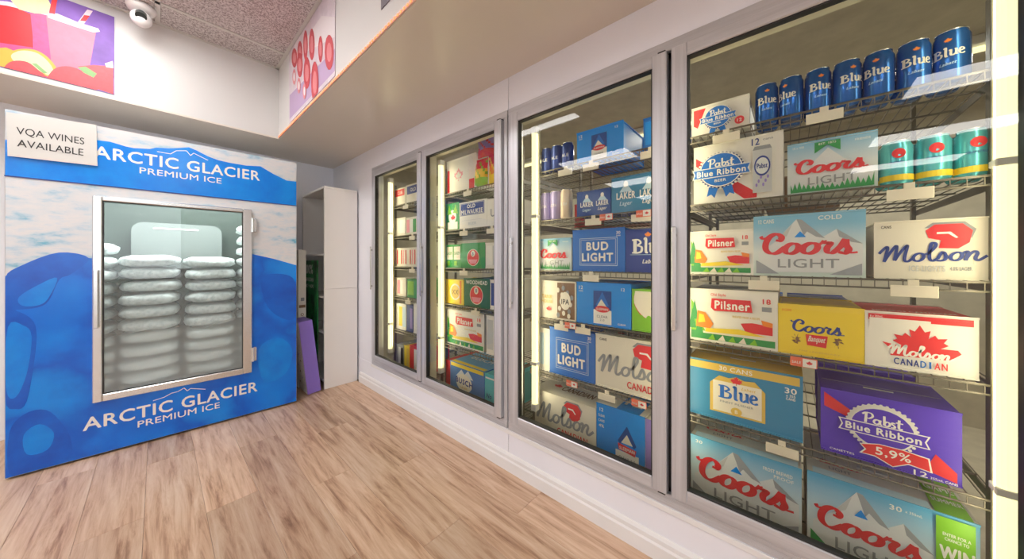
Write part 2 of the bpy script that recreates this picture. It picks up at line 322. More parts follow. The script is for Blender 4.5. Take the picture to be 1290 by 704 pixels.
# ceiling: slab, tiles, grid, fixtures
M_tile = ramp_mat('ceiling_tile', 'noise', 120, [(.40, (.30, .26, .26)), (.49, (.56, .52, .52)), (.6, (.74, .70, .70))], .8, bump=.4, detail=3)
cl = struct(MB().box((LX, FY, CZ+.03), (.66, 3.12, CZ+.1), M_soff).build('ceiling'))
GX = [0.575*k for k in range(1, -13, -1)]; GX = [g for g in GX]; GY = [4.03-1.19*k for k in range(0, 8)]
GY = [4.03, 2.84, 1.65, .46, -.77, -1.96, -3.15, -4.34]
fx = {0: 1, 3: 1, 6: 1, 9: 1}
SX, SY = .65, 3.10
M_grid = mat('ceiling_grid', (.66, .65, .62), .5)
gb = MB()
for i, gx in enumerate([.65]+[-.575*k for k in range(0, 13)]):
    x1 = gx; x0 = 0 if i == 0 else gx-.575
    for j in range(len(GY)-1):
        y1 = min(GY[j], SY); y0 = max(GY[j+1], FY)
        if y0 < -3.9 and False: continue
        k = i-1
        if k in fx and j in (1, 4):
            t = empty('ceiling_light', ((x0+x1)/2, (y0+y1)/2, CZ), 'fluorescent ceiling panel, %s row, %s from the cooler wall' % ({1: 'rear', 4: 'front'}[j], {0: 'nearest', 3: 'second', 6: 'third', 9: 'farthest'}[k]), 'ceiling light', 'ceiling light panels')
            hx, hy = (x1-x0)/2-.012, (y1-y0)/2-.012
            f = MB()
            f.box((-hx, -hy, -.006), (hx, -hy+.025, .03), M_trim).box((-hx, hy-.025, -.006), (hx, hy, .03), M_trim).box((-hx, -hy, -.006), (-hx+.025, hy, .03), M_trim).box((hx-.025, -hy, -.006), (hx, hy, .03), M_trim)
            f.build('light_frame', t); MB().box((-hx+.025, -hy+.025, .002), (hx-.025, hy-.025, .012), M_panel).build('diffuser', t)
        else:
            MB().box((x0+.012, y0+.012, CZ-.001), (x1-.012, y1-.012, CZ+.02), M_tile, .003).build('ceiling_tile', cl)
    gb.box((x0-.012, FY, CZ-.004), (x0+.012, SY, CZ+.004), M_grid)
for gy in GY[1:-1]: gb.box((LX, gy-.012, CZ-.004), (SX, gy+.012, CZ+.0035), M_grid)
gb.box((LX, SY-.022, CZ-.006), (SX, SY, CZ), M_grid); gb.box((SX-.022, FY, CZ-.006), (SX, SY, CZ), M_grid)
gb.build('ceiling_grid', cl)
# soffit (L-shaped bulkhead)
so = MB()
so.box((LX, SY, SZ), (SX, SY+.02, CZ+.03), M_soff).box((SX, FY, SZ), (SX+.02, SY+.02, CZ+.03), M_soff)
struct(so.build('trim_2'))
su = MB().box((LX, SY+.0, SZ-.012), (WX, BY, SZ), M_under).box((SX, FY, SZ-.012), (WX, SY, SZ), M_under)
struct(su.build('trim_3'))
led = empty('led_strip', (SX, 0, SZ), 'orange dotted LED strip along the lower edge of the right bulkhead', 'light strip')
MB().box((-.007, FY+.1, -.010), (-.001, SY-.02, .002), mat('led_tape', (.85, .55, .45), .5)).build('tape', led)
M_led = mat('led_dot', (1, .25, .08), .4, emit=(1, .2, .06), estr=1.1)
ld = MB()
for k in range(230): y = SY-.04-k*.025; ld.box((-.010, y-.006, -.008), (-.007, y+.006, 0), M_led)
o = ld.build('diodes', led); o['kind'] = 'stuff'

# dome camera
t = empty('dome_camera', (-.066, 2.955, CZ-.004), 'white dome security camera on the ceiling edge above the ice freezer', 'camera')
MB().lathe([(.062, 0), (.064, -.012), (.056, -.03), (.04, -.034)], M_trim, 28).build('base', t, smooth=True)
b_ = MB(); pr = [(.001+.045*math.sin(a), -.028-.045*(1-math.cos(a))*1.05) for a in [math.pi-k*math.pi/12 for k in range(0, 13)]]
b_.lathe([(max(r, .0005), z) for r, z in pr], M_trim, 24); b_.build('ball', t, smooth=True)
ln = MB().rod((0, -.03, -.062), (.0, -.047, -.085), .024, mat('lens_black', (.03, .04, .04), .12), 20).build('lens', t)

# ------------------------------------------------------------------ posters on the bulkhead
def plane_art(origin, ua, name, label, cat, normal, eps=.0001, base=None, th=.002):
    """flat print standing on a vertical plane: origin = a=0,b=0 ; ua = unit vector of a"""
    ang = math.atan2(ua[1], ua[0]); r = empty(name, origin, label, cat, rz=ang)
    A = Art(lambda a, b, l: (a, -eps*l, b)); return r, A
# drink poster, plane y = SY
O = Vector((-.95, SY-.004, 2.135)); t, A = plane_art(O, (1, 0), 'drink_poster', 'poster of a pink iced strawberry drink on the left bulkhead', 'poster', None)
def uv(px, py): h_ = hit(px, py, O, (0, 1, 0)); return (h_.x-O.x, h_.z-O.z)
PWd = uv(144, 60)[0]; PHt = .475
MB().box((0, 0, 0), (PWd, .003, PHt), C['violet']).build('paper', t)
pk = {'bg2': mat('p_purple', (.22, .10, .45), .5, noise_s=9, noise_a=.5), 'red': mat('p_red', (.80, .01, .02), .4), 'cup': mat('p_cup', (.86, .18, .28), .4, noise_s=25, noise_a=.15), 'mag': mat('p_mag', (.80, .07, .25), .4, noise_s=40, noise_a=.3),
      'berry': mat('p_berry', (.78, .08, .10), .4, noise_s=60, noise_a=.25), 'lemon': mat('p_lemon', (.80, .74, .42), .4, noise_s=40, noise_a=.15), 'rim': mat('p_rim', (.88, .66, .74), .4), 'leaf': mat('p_leaf', (.25, .45, .18), .5), 'orange': mat('p_orange', (.9, .42, .06), .4)}
A.poly([(0, .10), (PWd, .10), (PWd, .475), (0, .475)], pk['bg2'])
def P(pts, m_, part='artwork'):
    if 7 <= len(pts) < 14 and m_ not in (pk['red'], pk['mag'], pk['rim']): pts = [tuple(v) for v in cat_rom(pts, True, 4)[:-1]]
    A.poly([(max(.001, min(PWd-.001, a)), max(.001, min(PHt-.001, b))) for a, b in (uv(*p) for p in pts)], m_, part)
P([(-60, 2), (8, 5), (40, 18), (42, 62), (-60, 56)], pk['red']); P([(-60, 45), (42, 60), (60, 98), (-60, 92)], pk['mag'])
P([(38, 14), (60, 18), (66, 75), (70, 100), (46, 92)], pk['mag']); P([(58, 18), (121, 40), (113, 84), (66, 92)], pk['cup'])
P([(-60, -4), (10, 2), (62, 15), (62, 20), (8, 7), (-60, 0)], pk['rim']); P([(60, 17), (72, 17), (98, 28), (124, 36), (126, 40), (118, 41), (92, 33), (60, 22)], pk['rim'])
P([(98, 28), (110, 12), (117, 14), (106, 30)], pk['rim']); P([(101, 26), (106, 19), (113, 20), (108, 27)], pk['red']); P([(62, 16), (66, -4), (73, -4), (69, 18)], pk['red'])
P([(8, -6), (24, 12), (44, 17), (61, 18), (64, 6), (58, -6)], pk['lemon'])
P([(-40, 62), (8, 60), (22, 66), (20, 88), (-40, 84)], pk['orange'])
P([(12, 68), (24, 62), (44, 63), (60, 72), (72, 88), (66, 98), (54, 94), (20, 82)], pk['orange']); P([(14, 70), (26, 64), (44, 66), (58, 75), (67, 88), (62, 95), (50, 90), (22, 80)], pk['lemon'])
P([(6, 84), (16, 77), (34, 78), (48, 88), (58, 97), (44, 98), (8, 91)], pk['berry']); P([(40, 80), (46, 80), (60, 92), (55, 93)], pk['leaf'])
P([(60, 97), (70, 86), (88, 84), (108, 92), (122, 106), (120, 114), (84, 108), (60, 102)], pk['berry']); P([(98, 84), (118, 82), (143, 84), (143, 119), (122, 112), (112, 94)], pk['berry'])
P([(98, 85), (108, 84), (122, 93), (118, 98), (106, 92)], pk['leaf']); P([(132, 80), (142, 77), (143, 86), (134, 85)], pk['rim'])
A.finish(t)
# pink poster, plane x = SX ; a runs towards the camera (-y)
O = Vector((SX-.004, hit(365, 100, (SX, 0, 0), (1, 0, 0)).y, SZ+.02)); yR = hit(423, 60, (SX, 0, 0), (1, 0, 0)).y
t, A = plane_art(O, (0, -1), 'food_poster', 'poster of rows of pink frozen treats on the right bulkhead', 'poster', None)
def uv(px, py): h_ = hit(px, py, O, (1, 0, 0)); return (O.y-h_.y, h_.z-O.z)
PWd = O.y-yR; PHt = CZ-SZ-.03
MB().box((0, 0, 0), (PWd, .003, PHt), mat('p_pale', (.72, .64, .70), .4, noise_s=14, noise_a=.2)).build('paper', t)
tr_ = {'a': mat('p_salmon', (.62, .07, .09), .4, noise_s=12, noise_a=.2), 'b': mat('p_rose', (.76, .25, .27), .4), 'c': mat('p_lilac', (.50, .36, .56), .5), 'd': mat('p_white', (.82, .76, .78), .5)}
def pod(x, y, rx, ry, m_, m2):
    rx *= .72; ry *= 1.12 # upright pod with lighter belly, in photo points
    for k, mm in ((1, m_), (.55, m2)): P([(x+rx*k*math.cos(q*math.pi/7), y+ry*k*math.sin(q*math.pi/7)) for q in range(14)], mm)
P([(365, 150), (365, 120), (423, 60), (423, 88)], tr_['c']); P([(368, 75), (423, 45), (423, 20), (405, 20)], tr_['d'])
for x, y, rx, ry in ((371, 73, 5, 11), (378, 66, 4.5, 13), (385, 57, 4, 17), (393, 56, 5, 18), (404, 62, 4, 15), (415, 66, 8, 20), (378, 82, 5, 14), (387, 92, 6, 18), (397, 104, 6.5, 24)): pod(x, y, rx, ry, tr_['a'], tr_['b'])
for x, y in ((371, 97), (377, 108), (384, 115)): pod(x, y, 3, 9, tr_['b'], tr_['d'])
A.finish(t)
# second poster further along, only its corner in view
y2 = hit(481, 6, (SX, 0, 0), (1, 0, 0)).y
t = empty('dark_poster', (SX-.004, y2, SZ+.10), 'dark corner of a second poster at the top of the right bulkhead', 'poster', rz=-math.pi/2)
MB().box((0, 0, 0), (.6, .003, .40), mat('p_dark', (.16, .14, .17), .5)).build('paper', t)

# ------------------------------------------------------------------ cooler frames and doors
def fluted(mb, a, b, mt, along, k=5, depth=.0012):
    mb.box(a, b, mt, .002)
def frame(y0, y1, label):
    t = empty('door_frame', (WX, y0, 0), label, 'door frame'); W = y0-y1; f = MB()
    X0, X1 = -.006, .09
    MB().box((X0, 0, FR_T-.04), (X1, -W, FR_T), M_aluh, .003).build('head_rail', t)
    MB().box((X0, 0, FR_B), (X1, -W, FR_B+.046), M_aluh, .003).build('sill_rail', t)
    MB().box((X0, 0, FR_B+.046), (X1, -.027, FR_T-.04), M_alu, .003).build('jamb', t)
    MB().box((X0, -W+.026, FR_B+.046), (X1, -W, FR_T-.04), M_alu, .003).build('jamb', t)
    MB().box((.035, -W/2+.026, FR_B+.046), (X1, -W/2-.026, FR_T-.04), M_int, .003).build('mullion', t)
    for k in range(3): MB().box((X0-.0015, -.02, FR_B+.008+k*.012), (X0, -W+.02, FR_B+.013+k*.012), M_aluh).build('sill_rib', t)
    # dark reveal behind the doors
    r = MB()
    r.box((.012, -.03, FR_B+.04), (.03, -W+.02, FR_B+.062), M_gask).box((.012, -.03, FR_T-.06), (.03, -W+.02, FR_T-.036), M_gask)
    r.box((.012, -.03, FR_B+.04), (.03, -.055, FR_T-.04), M_gask).box((.012, -W/2+.03, FR_B+.04), (.03, -W/2-.03, FR_T-.04), M_gask).box((.012, -W+.05, FR_B+.04), (.03, -W+.02, FR_T-.04), M_gask)
    r.build('seal', t)
    i = MB(); z0, z1 = FR_B+.046, FR_T-.04
    i.box((.06, -.03, z1-.02), (.10, -W+.03, z1), M_int).box((.06, -.03, z0-.04), (.10, -W+.03, z0-.01), M_int)
    i.build('inner_lip', t)
    return t
frame(YA0, YA1, 'aluminium frame around the two far glass cooler doors')
frame(YB0, YB1, 'aluminium frame around the two near glass cooler doors')
def door(y0, y1, label, handle_side):
    z0, z1 = .266, 1.885; st = .05; rl = .045; W = y0-y1
    t = empty('cooler_door', (WX, y0, 0), label, 'door', 'glass cooler doors'); X0, X1 = -.024, .010
    MB().box((X0, 0, z0), (X1, -st, z1), M_alu, .003).build('stile', t); MB().box((X0, -W+st, z0), (X1, -W, z1), M_alu, .003).build('stile', t)
    MB().box((X0+.0005, -st, z1-rl), (X1, -W+st, z1), M_aluh, .003).build('top_rail', t); MB().box((X0+.0005, -st, z0), (X1, -W+st, z0+rl), M_aluh, .003).build('bottom_rail', t)
    g = MB(); a, b = -st, -W+st; c, d = z0+rl, z1-rl; e = .005
    for p, q in (((X0+.006, a, c), (X1-.004, a-e, d)), ((X0+.006, b+e, c), (X1-.004, b, d)), ((X0+.006, a, c), (X1-.004, b, c+e)), ((X0+.006, a, d-e), (X1-.004, b, d))): g.box(p, q, M_gask)
    g.build('gasket', t)
    gm = MB().add([(-.008, a-e, c+e), (-.008, b+e, c+e), (-.008, b+e, d-e), (-.008, a-e, d-e)], [(0, 1, 2, 3)], M_glass).build('glass_pane', t)
    hy = -.012
    h = MB().box((X0-.018, hy-.008, .87), (X0-.011, hy+.008, 1.24), M_steel, .003).build('handle', t)
    for hz in (.90, 1.21): MB().rod((X0-.012, hy, hz), (X0+.001, hy, hz), .008, M_steel, 12).build('handle_mount', h)
    for hz in (z0-.004, z1-.008): MB().box((X0+.002, -W+.03, hz), (X1-.002, -W+.004, hz+.012), M_gask).build('hinge', t)
    return t
MID_A = (YA0+YA1)/2; MID_B = (YB0+YB1)/2
door(2.705, MID_A+.006, 'farthest glass cooler door, beside the white bookcase', 0)
door(MID_A-.006, 1.168, 'second glass cooler door from the bookcase', 0)
door(1.098, MID_B+.010, 'third glass cooler door, showing blue light beer cartons', 0)
door(MID_B-.006, -.432, 'nearest glass cooler door, at the right of the frame', 0)
# ------------------------------------------------------------------ cooler interior
ci = MB(); IX0, IX1, IY0, IY1, IZ0, IZ1 = WX+.08, 3.3, 3.2, -1.4, .10, 2.12
ci.box((IX1, IY0, 0), (IX1+.05, IY1, IZ1), M_cool).box((IX0, IY0, 0), (IX1, IY0+.05, IZ1), M_cool).box((IX0, IY1, 0), (IX1, IY1-.05, IZ1), M_cool)
ci.box((IX0, IY0, IZ1), (IX1+.05, IY1, IZ1+.05), M_cool).box((IX0, IY0, 0), (IX1, IY1, IZ0), M_cool)
struct(ci.build('wall_cooler'))
wl = MB()
for a, b in ((IY0, YA0), (YB1, IY1)): wl.box((WX+.081, a, 0), (WX+.10, b, IZ1), M_int)
struct(wl.build('trim_4'))
def tube(y, label, x=WX+.118):
    t = empty('cooler_light', (x, y, .30), label, 'light', 'vertical fluorescent tubes inside the cooler')
    MB().box((.02, -.013, 0), (.034, .013, 1.55), M_int, .003).build('light_housing', t)
    MB().rod((0, 0, .04), (0, 0, 1.51), .018, M_tube, 14).build('lamp_tube', t)
    for sg_ in ((-1,) if y > 2.6 else (1,) if y < -.3 else (-1, 1)):   # the light the tube throws on the shelves to either side
        l_ = bpy.data.lights.new('tube_lamp', 'AREA'); l_.shape = 'RECTANGLE'; l_.size = 1.45; l_.size_y = .05; l_.energy = TUBE_W; l_.color = (1, .88, .58)
        o_ = bpy.data.objects.new('tube_lamp', l_); COL.objects.link(o_); o_.parent = t; o_.location = (.0, sg_*.012, .78)
        o_.rotation_euler = Vector((.75, sg_*.9, 0)).to_track_quat('-Z', 'X').to_euler()
        ax = Vector((0, 0, 1)); dn = Vector((.6, sg_*1.0, 0)).normalized(); m3 = Matrix((ax, dn.cross(ax)*-1, -dn)).transposed()
        if m3.determinant() < 0: m3 = Matrix((ax, dn.cross(ax), -dn)).transposed()
        o_.rotation_euler = m3.to_euler()
    for z in (0, 1.51): MB().box((-.016, -.016, z), (.02, .016, z+.04), M_trim, .003).build('lamp_holder', t)
    for z in (.25, 1.05): MB().box((-.0195, -.0195, z), (.02, .0195, z+.018), M_trim, .002).build('clip', t)
tube(2.655, 'vertical tube light inside the farthest cooler door by its left edge')
tube(1.905, 'vertical tube light on the mullion between the two far cooler doors')
tube(1.043, 'vertical tube light left of the third cooler door')
tube(MID_B, 'vertical tube light hidden behind the mullion of the two near doors')
tube(-.395, 'bright vertical tube light at the right edge of the nearest door')

for k, y in enumerate((2.2, .7, -.6)):  # unseen lamps added to brighten the dark cooler interior
    t = empty('cooler_fill_lamp', (2.45, y, IZ1-.05), 'added fill lamp on the cooler ceiling behind the %s' % ['farthest door', 'third door', 'nearest door'][k], 'light', 'added fill lamps on the cooler ceiling')
    MB().box((-.05, -.45, .01), (.05, .45, .05), M_trim, .006).build('lamp_body', t)
    MB().rod((0, -.42, .0), (0, .42, .0), .013, M_tube, 10).build('lamp_tube', t)
    l_ = bpy.data.lights.new('cooler_fill', 'AREA'); l_.shape = 'RECTANGLE'; l_.size = .08; l_.size_y = .85; l_.energy = COOL_W; l_.color = (1, .95, .80)
    o_ = bpy.data.objects.new('cooler_fill', l_); COL.objects.link(o_); o_.parent = t; o_.location = (0, 0, -.02)
# ------------------------------------------------------------------ wire shelves
SH = [1.61, 1.342, 1.07, .808, .515, .18]
BAYS = [(2.69, 1.97), (1.93, 1.175), (1.10, .335), (.315, -.40)]
SHX0, SHX1 = 1.40, 2.15
ORD = ['top', 'second', 'third', 'fourth', 'fifth', 'bottom']; DN = ['the farthest door', 'the second door', 'the third door', 'the nearest door']
TAGS = {(3, 0): [(1038, 13), (915, 12)], (3, 1): [(1145, 14)], (3, 2): [(962, 10), (1150, 13)], (3, 4): [(985, 14)], (3, 5): [],
        (2, 0): [(713, 8), (745, 9), (820, 6)], (2, 1): [(748, 9), (808, 12)], (2, 2): [(745, 7)], (2, 3): [(708, 7), (735, 7)], (2, 4): [(765, 10)],
        (1, 1): [(585, 6), (620, 5)], (1, 2): [(585, 5)], (1, 3): [(600, 6)], (1, 0): [(590, 7)], (0, 0): [(512, 4)], (0, 1): [(520, 4)], (0, 3): [(515, 4)], (0, 2): [(520, 4)]}
RTAG = {(3, 3): [(1012, 8)], (2, 1): [(812, 8), (765, 7)], (2, 3): [(720, 6)], (2, 4): [(806, 8), (722, 6)]}
def y_at(px, X): return X/math.tan(YAW+math.atan((px-CX)/FPX))
wire_mesh = {}
for bi, (a, b) in enumerate(BAYS):
    for si, z in enumerate(SH):
        t = empty('wire_shelf', (SHX0, a, z), '%s wire shelf behind %s' % (ORD[si], DN[bi]), 'shelf', 'wire shelves in the cooler'); W = a-b
        MB().rod((0, 0, -.006), (0, -W, -.006), .0035, M_wire, 6).rod((0, 0, -.030), (0, -W, -.030), .003, M_wire, 6).build('front_rail', t)
        key = round(W, 4)
        if key not in wire_mesh:
            g = MB(); D = SHX1-SHX0
            n = int(W/.026)
            for k in range(n+1): y = -k*W/n; g.box((0, y-.0012, -.0045), (D, y+.0012, -.002), M_wire); g.box((-.0015, y-.001, -.030), (.0015, y+.001, -.004), M_wire)
            for k in range(1, 6): g.box((k*D/5-.003, 0, -.010), (k*D/5+.003, -W, -.0046), M_wire)
            o = g.build('wire_grid', t); o['kind'] = 'stuff'; wire_mesh[key] = o.data
        else:
            o = bpy.data.objects.new('wire_grid', wire_mesh[key]); COL.objects.link(o); o.parent = t; o['kind'] = 'stuff'
        for s_ in (0, -W): MB().box((0, s_-.002, -.034), (SHX1-SHX0, s_+.002, -.012), M_wire).build('side_rail', t)
        for px, hw in TAGS.get((bi, si), []):
            y = y_at(px, SHX0)-a; MB().box((-.010, y-.042, -.052), (-.006, y+.042, -.020), M_tag, .001).build('price_tag', t)
            MB().box((-.006, y-.010, -.030), (.0, y+.010, -.004), M_tag).build('tag_clip', t)
        for px, hw in RTAG.get((bi, si), []):
            y = y_at(px, SHX0)-a; g = MB().box((-.014, y-.032, -.034), (-.011, y+.032, -.004), M_tagr, .001).build('sale_tag', t)
            B = Art(lambda p, q, l: (-.014-.0004*l, -p, q)); B.rect(-y-.002, -.032, -y+.030, -.006, C['white']); B.maple(-y+.014, -.021, .010, C['red']); B.text('SALE', -y-.017, -.020, .008, C['white'], w=.022); B.finish(g)
# rear uprights
for bi, (a, b) in enumerate(BAYS):
    for y in (a, b):
        for X in (SHX0+.03, SHX1-.03):
            yy = y-(.008 if y == a else -.008)
            u = MB().box((X-.012, yy-.006, IZ0), (X+.012, yy+.006, 1.80), M_wire)
            tag(u.build('shelf_post'), '%s %s grey shelf post behind %s' % ('front' if X < 1.6 else 'rear', 'left' if y == a else 'right', DN[bi]), 'post', 'shelf posts in the cooler')

# ------------------------------------------------------------------ cartons
FX = 1.425
def carton(yL, shelf, w_, h_, d_, label, art, side='white', top=None, front=None, group=None, x=None, name='beer_carton', z=None, tab=True):
    w_ -= .005; X = FX if x is None else x; zz = SH[shelf] if z is None else z
    r = MB(); front = front or card(side) if not hasattr(side, 'name') else (front or side); sd = card(side) if not hasattr(side, 'name') else side; tp = top or sd
    e = .004; bm = bmesh.new(); bmesh.ops.create_cube(bm, size=1)
    for v in bm.verts: v.co = Vector(((v.co.x+.5)*d_, -(v.co.y+.5)*w_, (v.co.z+.5)*h_))
    bmesh.ops.bevel(bm, geom=bm.edges[:], offset=e, segments=2, affect='EDGES')
    bmesh.ops.recalc_face_normals(bm, faces=bm.faces[:]); bm.normal_update(); bm.verts.index_update()
    for f in bm.faces:
        cc = f.calc_center_median(); m_ = front if cc.x < .0002 else (tp if cc.z > h_-.0002 else sd)
        r.add([v.co for v in f.verts], [tuple(range(len(f.verts)))], m_)
    bm.free()
    o = r.build(name, None, (X, yL, zz+.0005)); tag(o, label, 'carton', group)
    # closing flap seam and carry slot on top
    MB().box((d_*.47, -w_*.02, h_), (d_*.475, -w_*.98, h_+.0008), C['grey']).build('flap_seam', o)
    if tab: MB().box((d_*.36, -w_*.38, h_), (d_*.40, -w_*.62, h_+.0012), C['lgrey']).build('carry_slot', o)
    if art:
        A = Art(lambda a, b, l: (-.0003*l-.0002, -a, b)); art(A, w_, h_); A.finish(o)
        T = getattr(art, 'top', None)
        if T:
            B = Art(lambda a, b, l: (b, -a, h_+.0012+.0003*l)); T(B, w_, d_)
            for k, m_ in B.parts.items(): m_.build('top_'+k, o)
    return o
def mountains(A, w, h, b0=.0):
    A.poly([(0.01, h*.38), (w*.2, h*.55), (w*.42, h*.93), (w*.47, h*.92), (w*.66, h*.62), (w*.78, h*.74), (w*.99, h*.5), (w*.99, h*.05), (.01, h*.05)], C['snow'])
    A.poly([(w*.42, h*.93), (w*.47, h*.92), (w*.68, h*.60), (w*.60, h*.63), (w*.52, h*.72), (w*.49, h*.66)], C['rock'])
    A.poly([(w*.78, h*.74), (w*.99, h*.5), (w*.9, h*.53), (w*.8, h*.62)], C['rock']); A.poly([(w*.2, h*.55), (w*.38, h*.85), (w*.33, h*.66)], C['lgrey'])
def coors(top_kind='30', win=False):
    def art(A, w, h):
        W = w*.79 if win else w
        mountains(A, W, h)
        A.poly([(.004, .004), (W*.25, .004), (.004, h*.25)], C['green'] if win else C['rock']); A.poly([(W-.004, .004), (W*.72, .004), (W-.004, h*.2)], C['rock'])
        A.poly([(W*.40, h*.63), (W*.51, h*.63), (W*.455, h*.73)], C['bright'])
        A.script('Coors', W*.07, h*.35, W*.88, C['red'], hs=.95, fat=1.35)
        A.text('LIGHT', W*.52, h*.20, h*.15, C['grey'], w=W*.56, bold=.01)
        if top_kind == '30':
            A.text('30', W*.72, h*.90, h*.06, C['white'], w=W*.09); A.text('x 355mL', W*.85, h*.90, h*.03, C['white'], w=W*.12)
        elif top_kind == '12': A.text('12 CANS', W*.12, h*.92, h*.07, C['white'], w=W*.16); A.text('COLD', W*.72, h*.93, h*.07, C['white'], w=W*.2)
        elif top_kind == 'frost': A.text('30', W*.08, h*.93, h*.05, C['white'], w=W*.07); A.text('FROST BREWED', W*.82, h*.86, h*.05, C['white'], w=W*.24); A.text('PROOF', W*.87, h*.79, h*.045, C['white'], w=W*.16)
        if win:
            A.rect(W, .004, w-.004, h-.004, C['lime']); c = (W+w)/2
            A.text('ENTER FOR A', c, h*.80, h*.035, C['white'], w=w*.14, slope=-.03); A.text('CHANCE TO', c, h*.75, h*.035, C['white'], w=w*.12, slope=-.03)
            A.text('WIN', c, h*.60, h*.15, C['white'], w=w*.17, bold=.03); A.text('A TRIP FOR FOUR', c, h*.47, h*.03, C['white'], w=w*.16); A.text('OR OTHER PRIZES', c, h*.42, h*.03, C['white'], w=w*.16)
            A.text('SEE INSIDE', c, h*.28, h*.06, C['white'], w=w*.15, shear=.2)
    def top(B, w, d):
        W = w*.79 if win else w
        B.rect(.01, .003, W-.005, d*.12, C['pale']); B.script('Coors', W*.1, d*.25, W*.4, C['red'], hs=.8); B.text('LIGHT', W*.3, d*.18, d*.05, C['grey'], w=W*.2)
        if win:
            B.rect(W, .003, w-.004, d-.004, C['lime']); B.text('GAME', (W+w)/2, d*.4, d*.09, C['white'], w=w*.17); B.text('SUMMER', (W+w)/2, d*.2, d*.06, C['white'], w=w*.17)
            B.oval((W+w)/2, d*.62, w*.05, d*.08, C['white']); B.oval((W+w)/2, d*.62, w*.043, d*.068, C['lime'])
    art.top = top
    return art
def coors_green(A, w, h):
    A.poly([(.004, h*.3), (w*.3, h*.6), (w*.48, h*.85), (w*.66, h*.6), (w-.004, h*.4), (w-.004, .004), (.004, .004)], C['snow'])
    for k in range(18):
        x = w*(.02+.96*k/17); t_ = h*(.10+.09*((k*7) % 5)/5+.10*abs(k/8.5-1)); A.poly([(max(.004, x-.008), .004), (min(w-.004, x+.008), .004), (x, t_)], C['green'])
    A.poly([(w*.32, h*.97), (w*.62, h*.97), (w*.62, h*.76), (w*.47, h*.90), (w*.32, h*.76)], C['green']); A.text('EST. 1873', w*.47, h*.93, h*.04, C['white'], w=w*.2)
    A.script('Coors', w*.08, h*.38, w*.84, C['red'], hs=.85, fat=1.35); A.text('LIGHT', w*.52, h*.23, h*.15, C['grey'], w=w*.56, bold=.01)
    A.text('15 x 355', w*.12, h*.92, h*.04, C['white'], w=w*.14); A.text('FRIENDS', w*.86, h*.9, h*.04, C['white'], w=w*.16)
def ribbon_badge(A, cx, cy, r, ring=C['navy'], flat=C['white'], text_c=C['white'], body=C['blue'], five=False):
    n = 36; A.oval(cx, cy, r, r*.95, ring, n=30)
    for k in range(n): # scalloped edge
        t_ = 2*math.pi*k/n; A.oval(cx+r*1.0*math.cos(t_), cy+r*.95*math.sin(t_), r*.06, r*.06, flat, n=6)
    A.oval(cx, cy, r*.93, r*.88, flat); A.oval(cx, cy, r*.88, r*.83, body)
    A.script('Pabst', cx-r*.55, cy+r*.16, r*1.15, text_c, hs=1.0, fat=1.1)
    A.poly([(cx-r*1.28, cy-r*.38), (cx-r*1.0, cy-r*.38), (cx+r*1.0, cy-r*.38), (cx+r*1.28, cy-r*.38), (cx+r*1.18, cy-r*.12), (cx+r*1.28, cy+r*.14), (cx-r*1.28, cy+r*.14), (cx-r*1.18, cy-r*.12)], flat)
    A.poly([(cx-r*1.22, cy-r*.34), (cx+r*1.22, cy-r*.34), (cx+r*1.13, cy-r*.12), (cx+r*1.22, cy+r*.10), (cx-r*1.22, cy+r*.10), (cx-r*1.13, cy-r*.12)], body)
    A.text('Blue Ribbon', cx, cy-r*.12, r*.30, text_c, w=r*2.1, bold=.035, part='lettering')
    if not five:
        A.text('BEER', cx, cy-r*.55, r*.14, text_c, w=r*.5)
        A.poly([(cx-r*.5, cy-r*.85), (cx-r*.1, cy-r*.95), (cx-r*.25, cy-r*1.45), (cx-r*.4, cy-r*1.25), (cx-r*.6, cy-r*1.35)], body); A.poly([(cx+r*.5, cy-r*.85), (cx+r*.1, cy-r*.95), (cx+r*.25, cy-r*1.45), (cx+r*.4, cy-r*1.25), (cx+r*.6, cy-r*1.35)], body)
def pbr12(A, w, h):
    A.poly([(.004, h*.82), (.004, h*.68), (w*.60, h*.02), (w*.74, h*.02), (w*.74, h*.1)], C['red'])
    ribbon_badge(A, w*.33, h*.55, h*.33, C['navy'])
    A.text('12', w*.73, h*.90, h*.11, C['navy'], w=w*.08); A.text('cans', w*.86, h*.92, h*.04, C['grey'], w=w*.1)
    A.rect(w*.70, h*.08, w*.90, h*.76, C['lgrey']); A.poly([(w*.70, h*.76), (w*.90, h*.76), (w*.88, h*.82), (w*.72, h*.82)], C['grey']); A.oval(w*.80, h*.5, w*.085, h*.16, C['navy']); A.oval(w*.80, h*.5, w*.07, h*.13, C['snow'])
    for k in range(6): A.oval(w*(.74+.024*k), h*(.2+.06*(k % 3)), w*.012, h*.03, C['violet'], n=8)
    A.text('Pabst', w*.80, h*.5, h*.08, C['navy'], w=w*.11)
def pbr_small(A, w, h):
    A.poly([(.004, h*.95), (w*.25, h*.95), (w*.1, h*.3), (.004, h*.4)], C['red']); ribbon_badge(A, w*.48, h*.52, h*.42, C['navy']); A.oval(w*.86, h*.22, h*.13, h*.13, C['red']); A.text('12', w*.86, h*.22, h*.1, C['white'], w=h*.12)
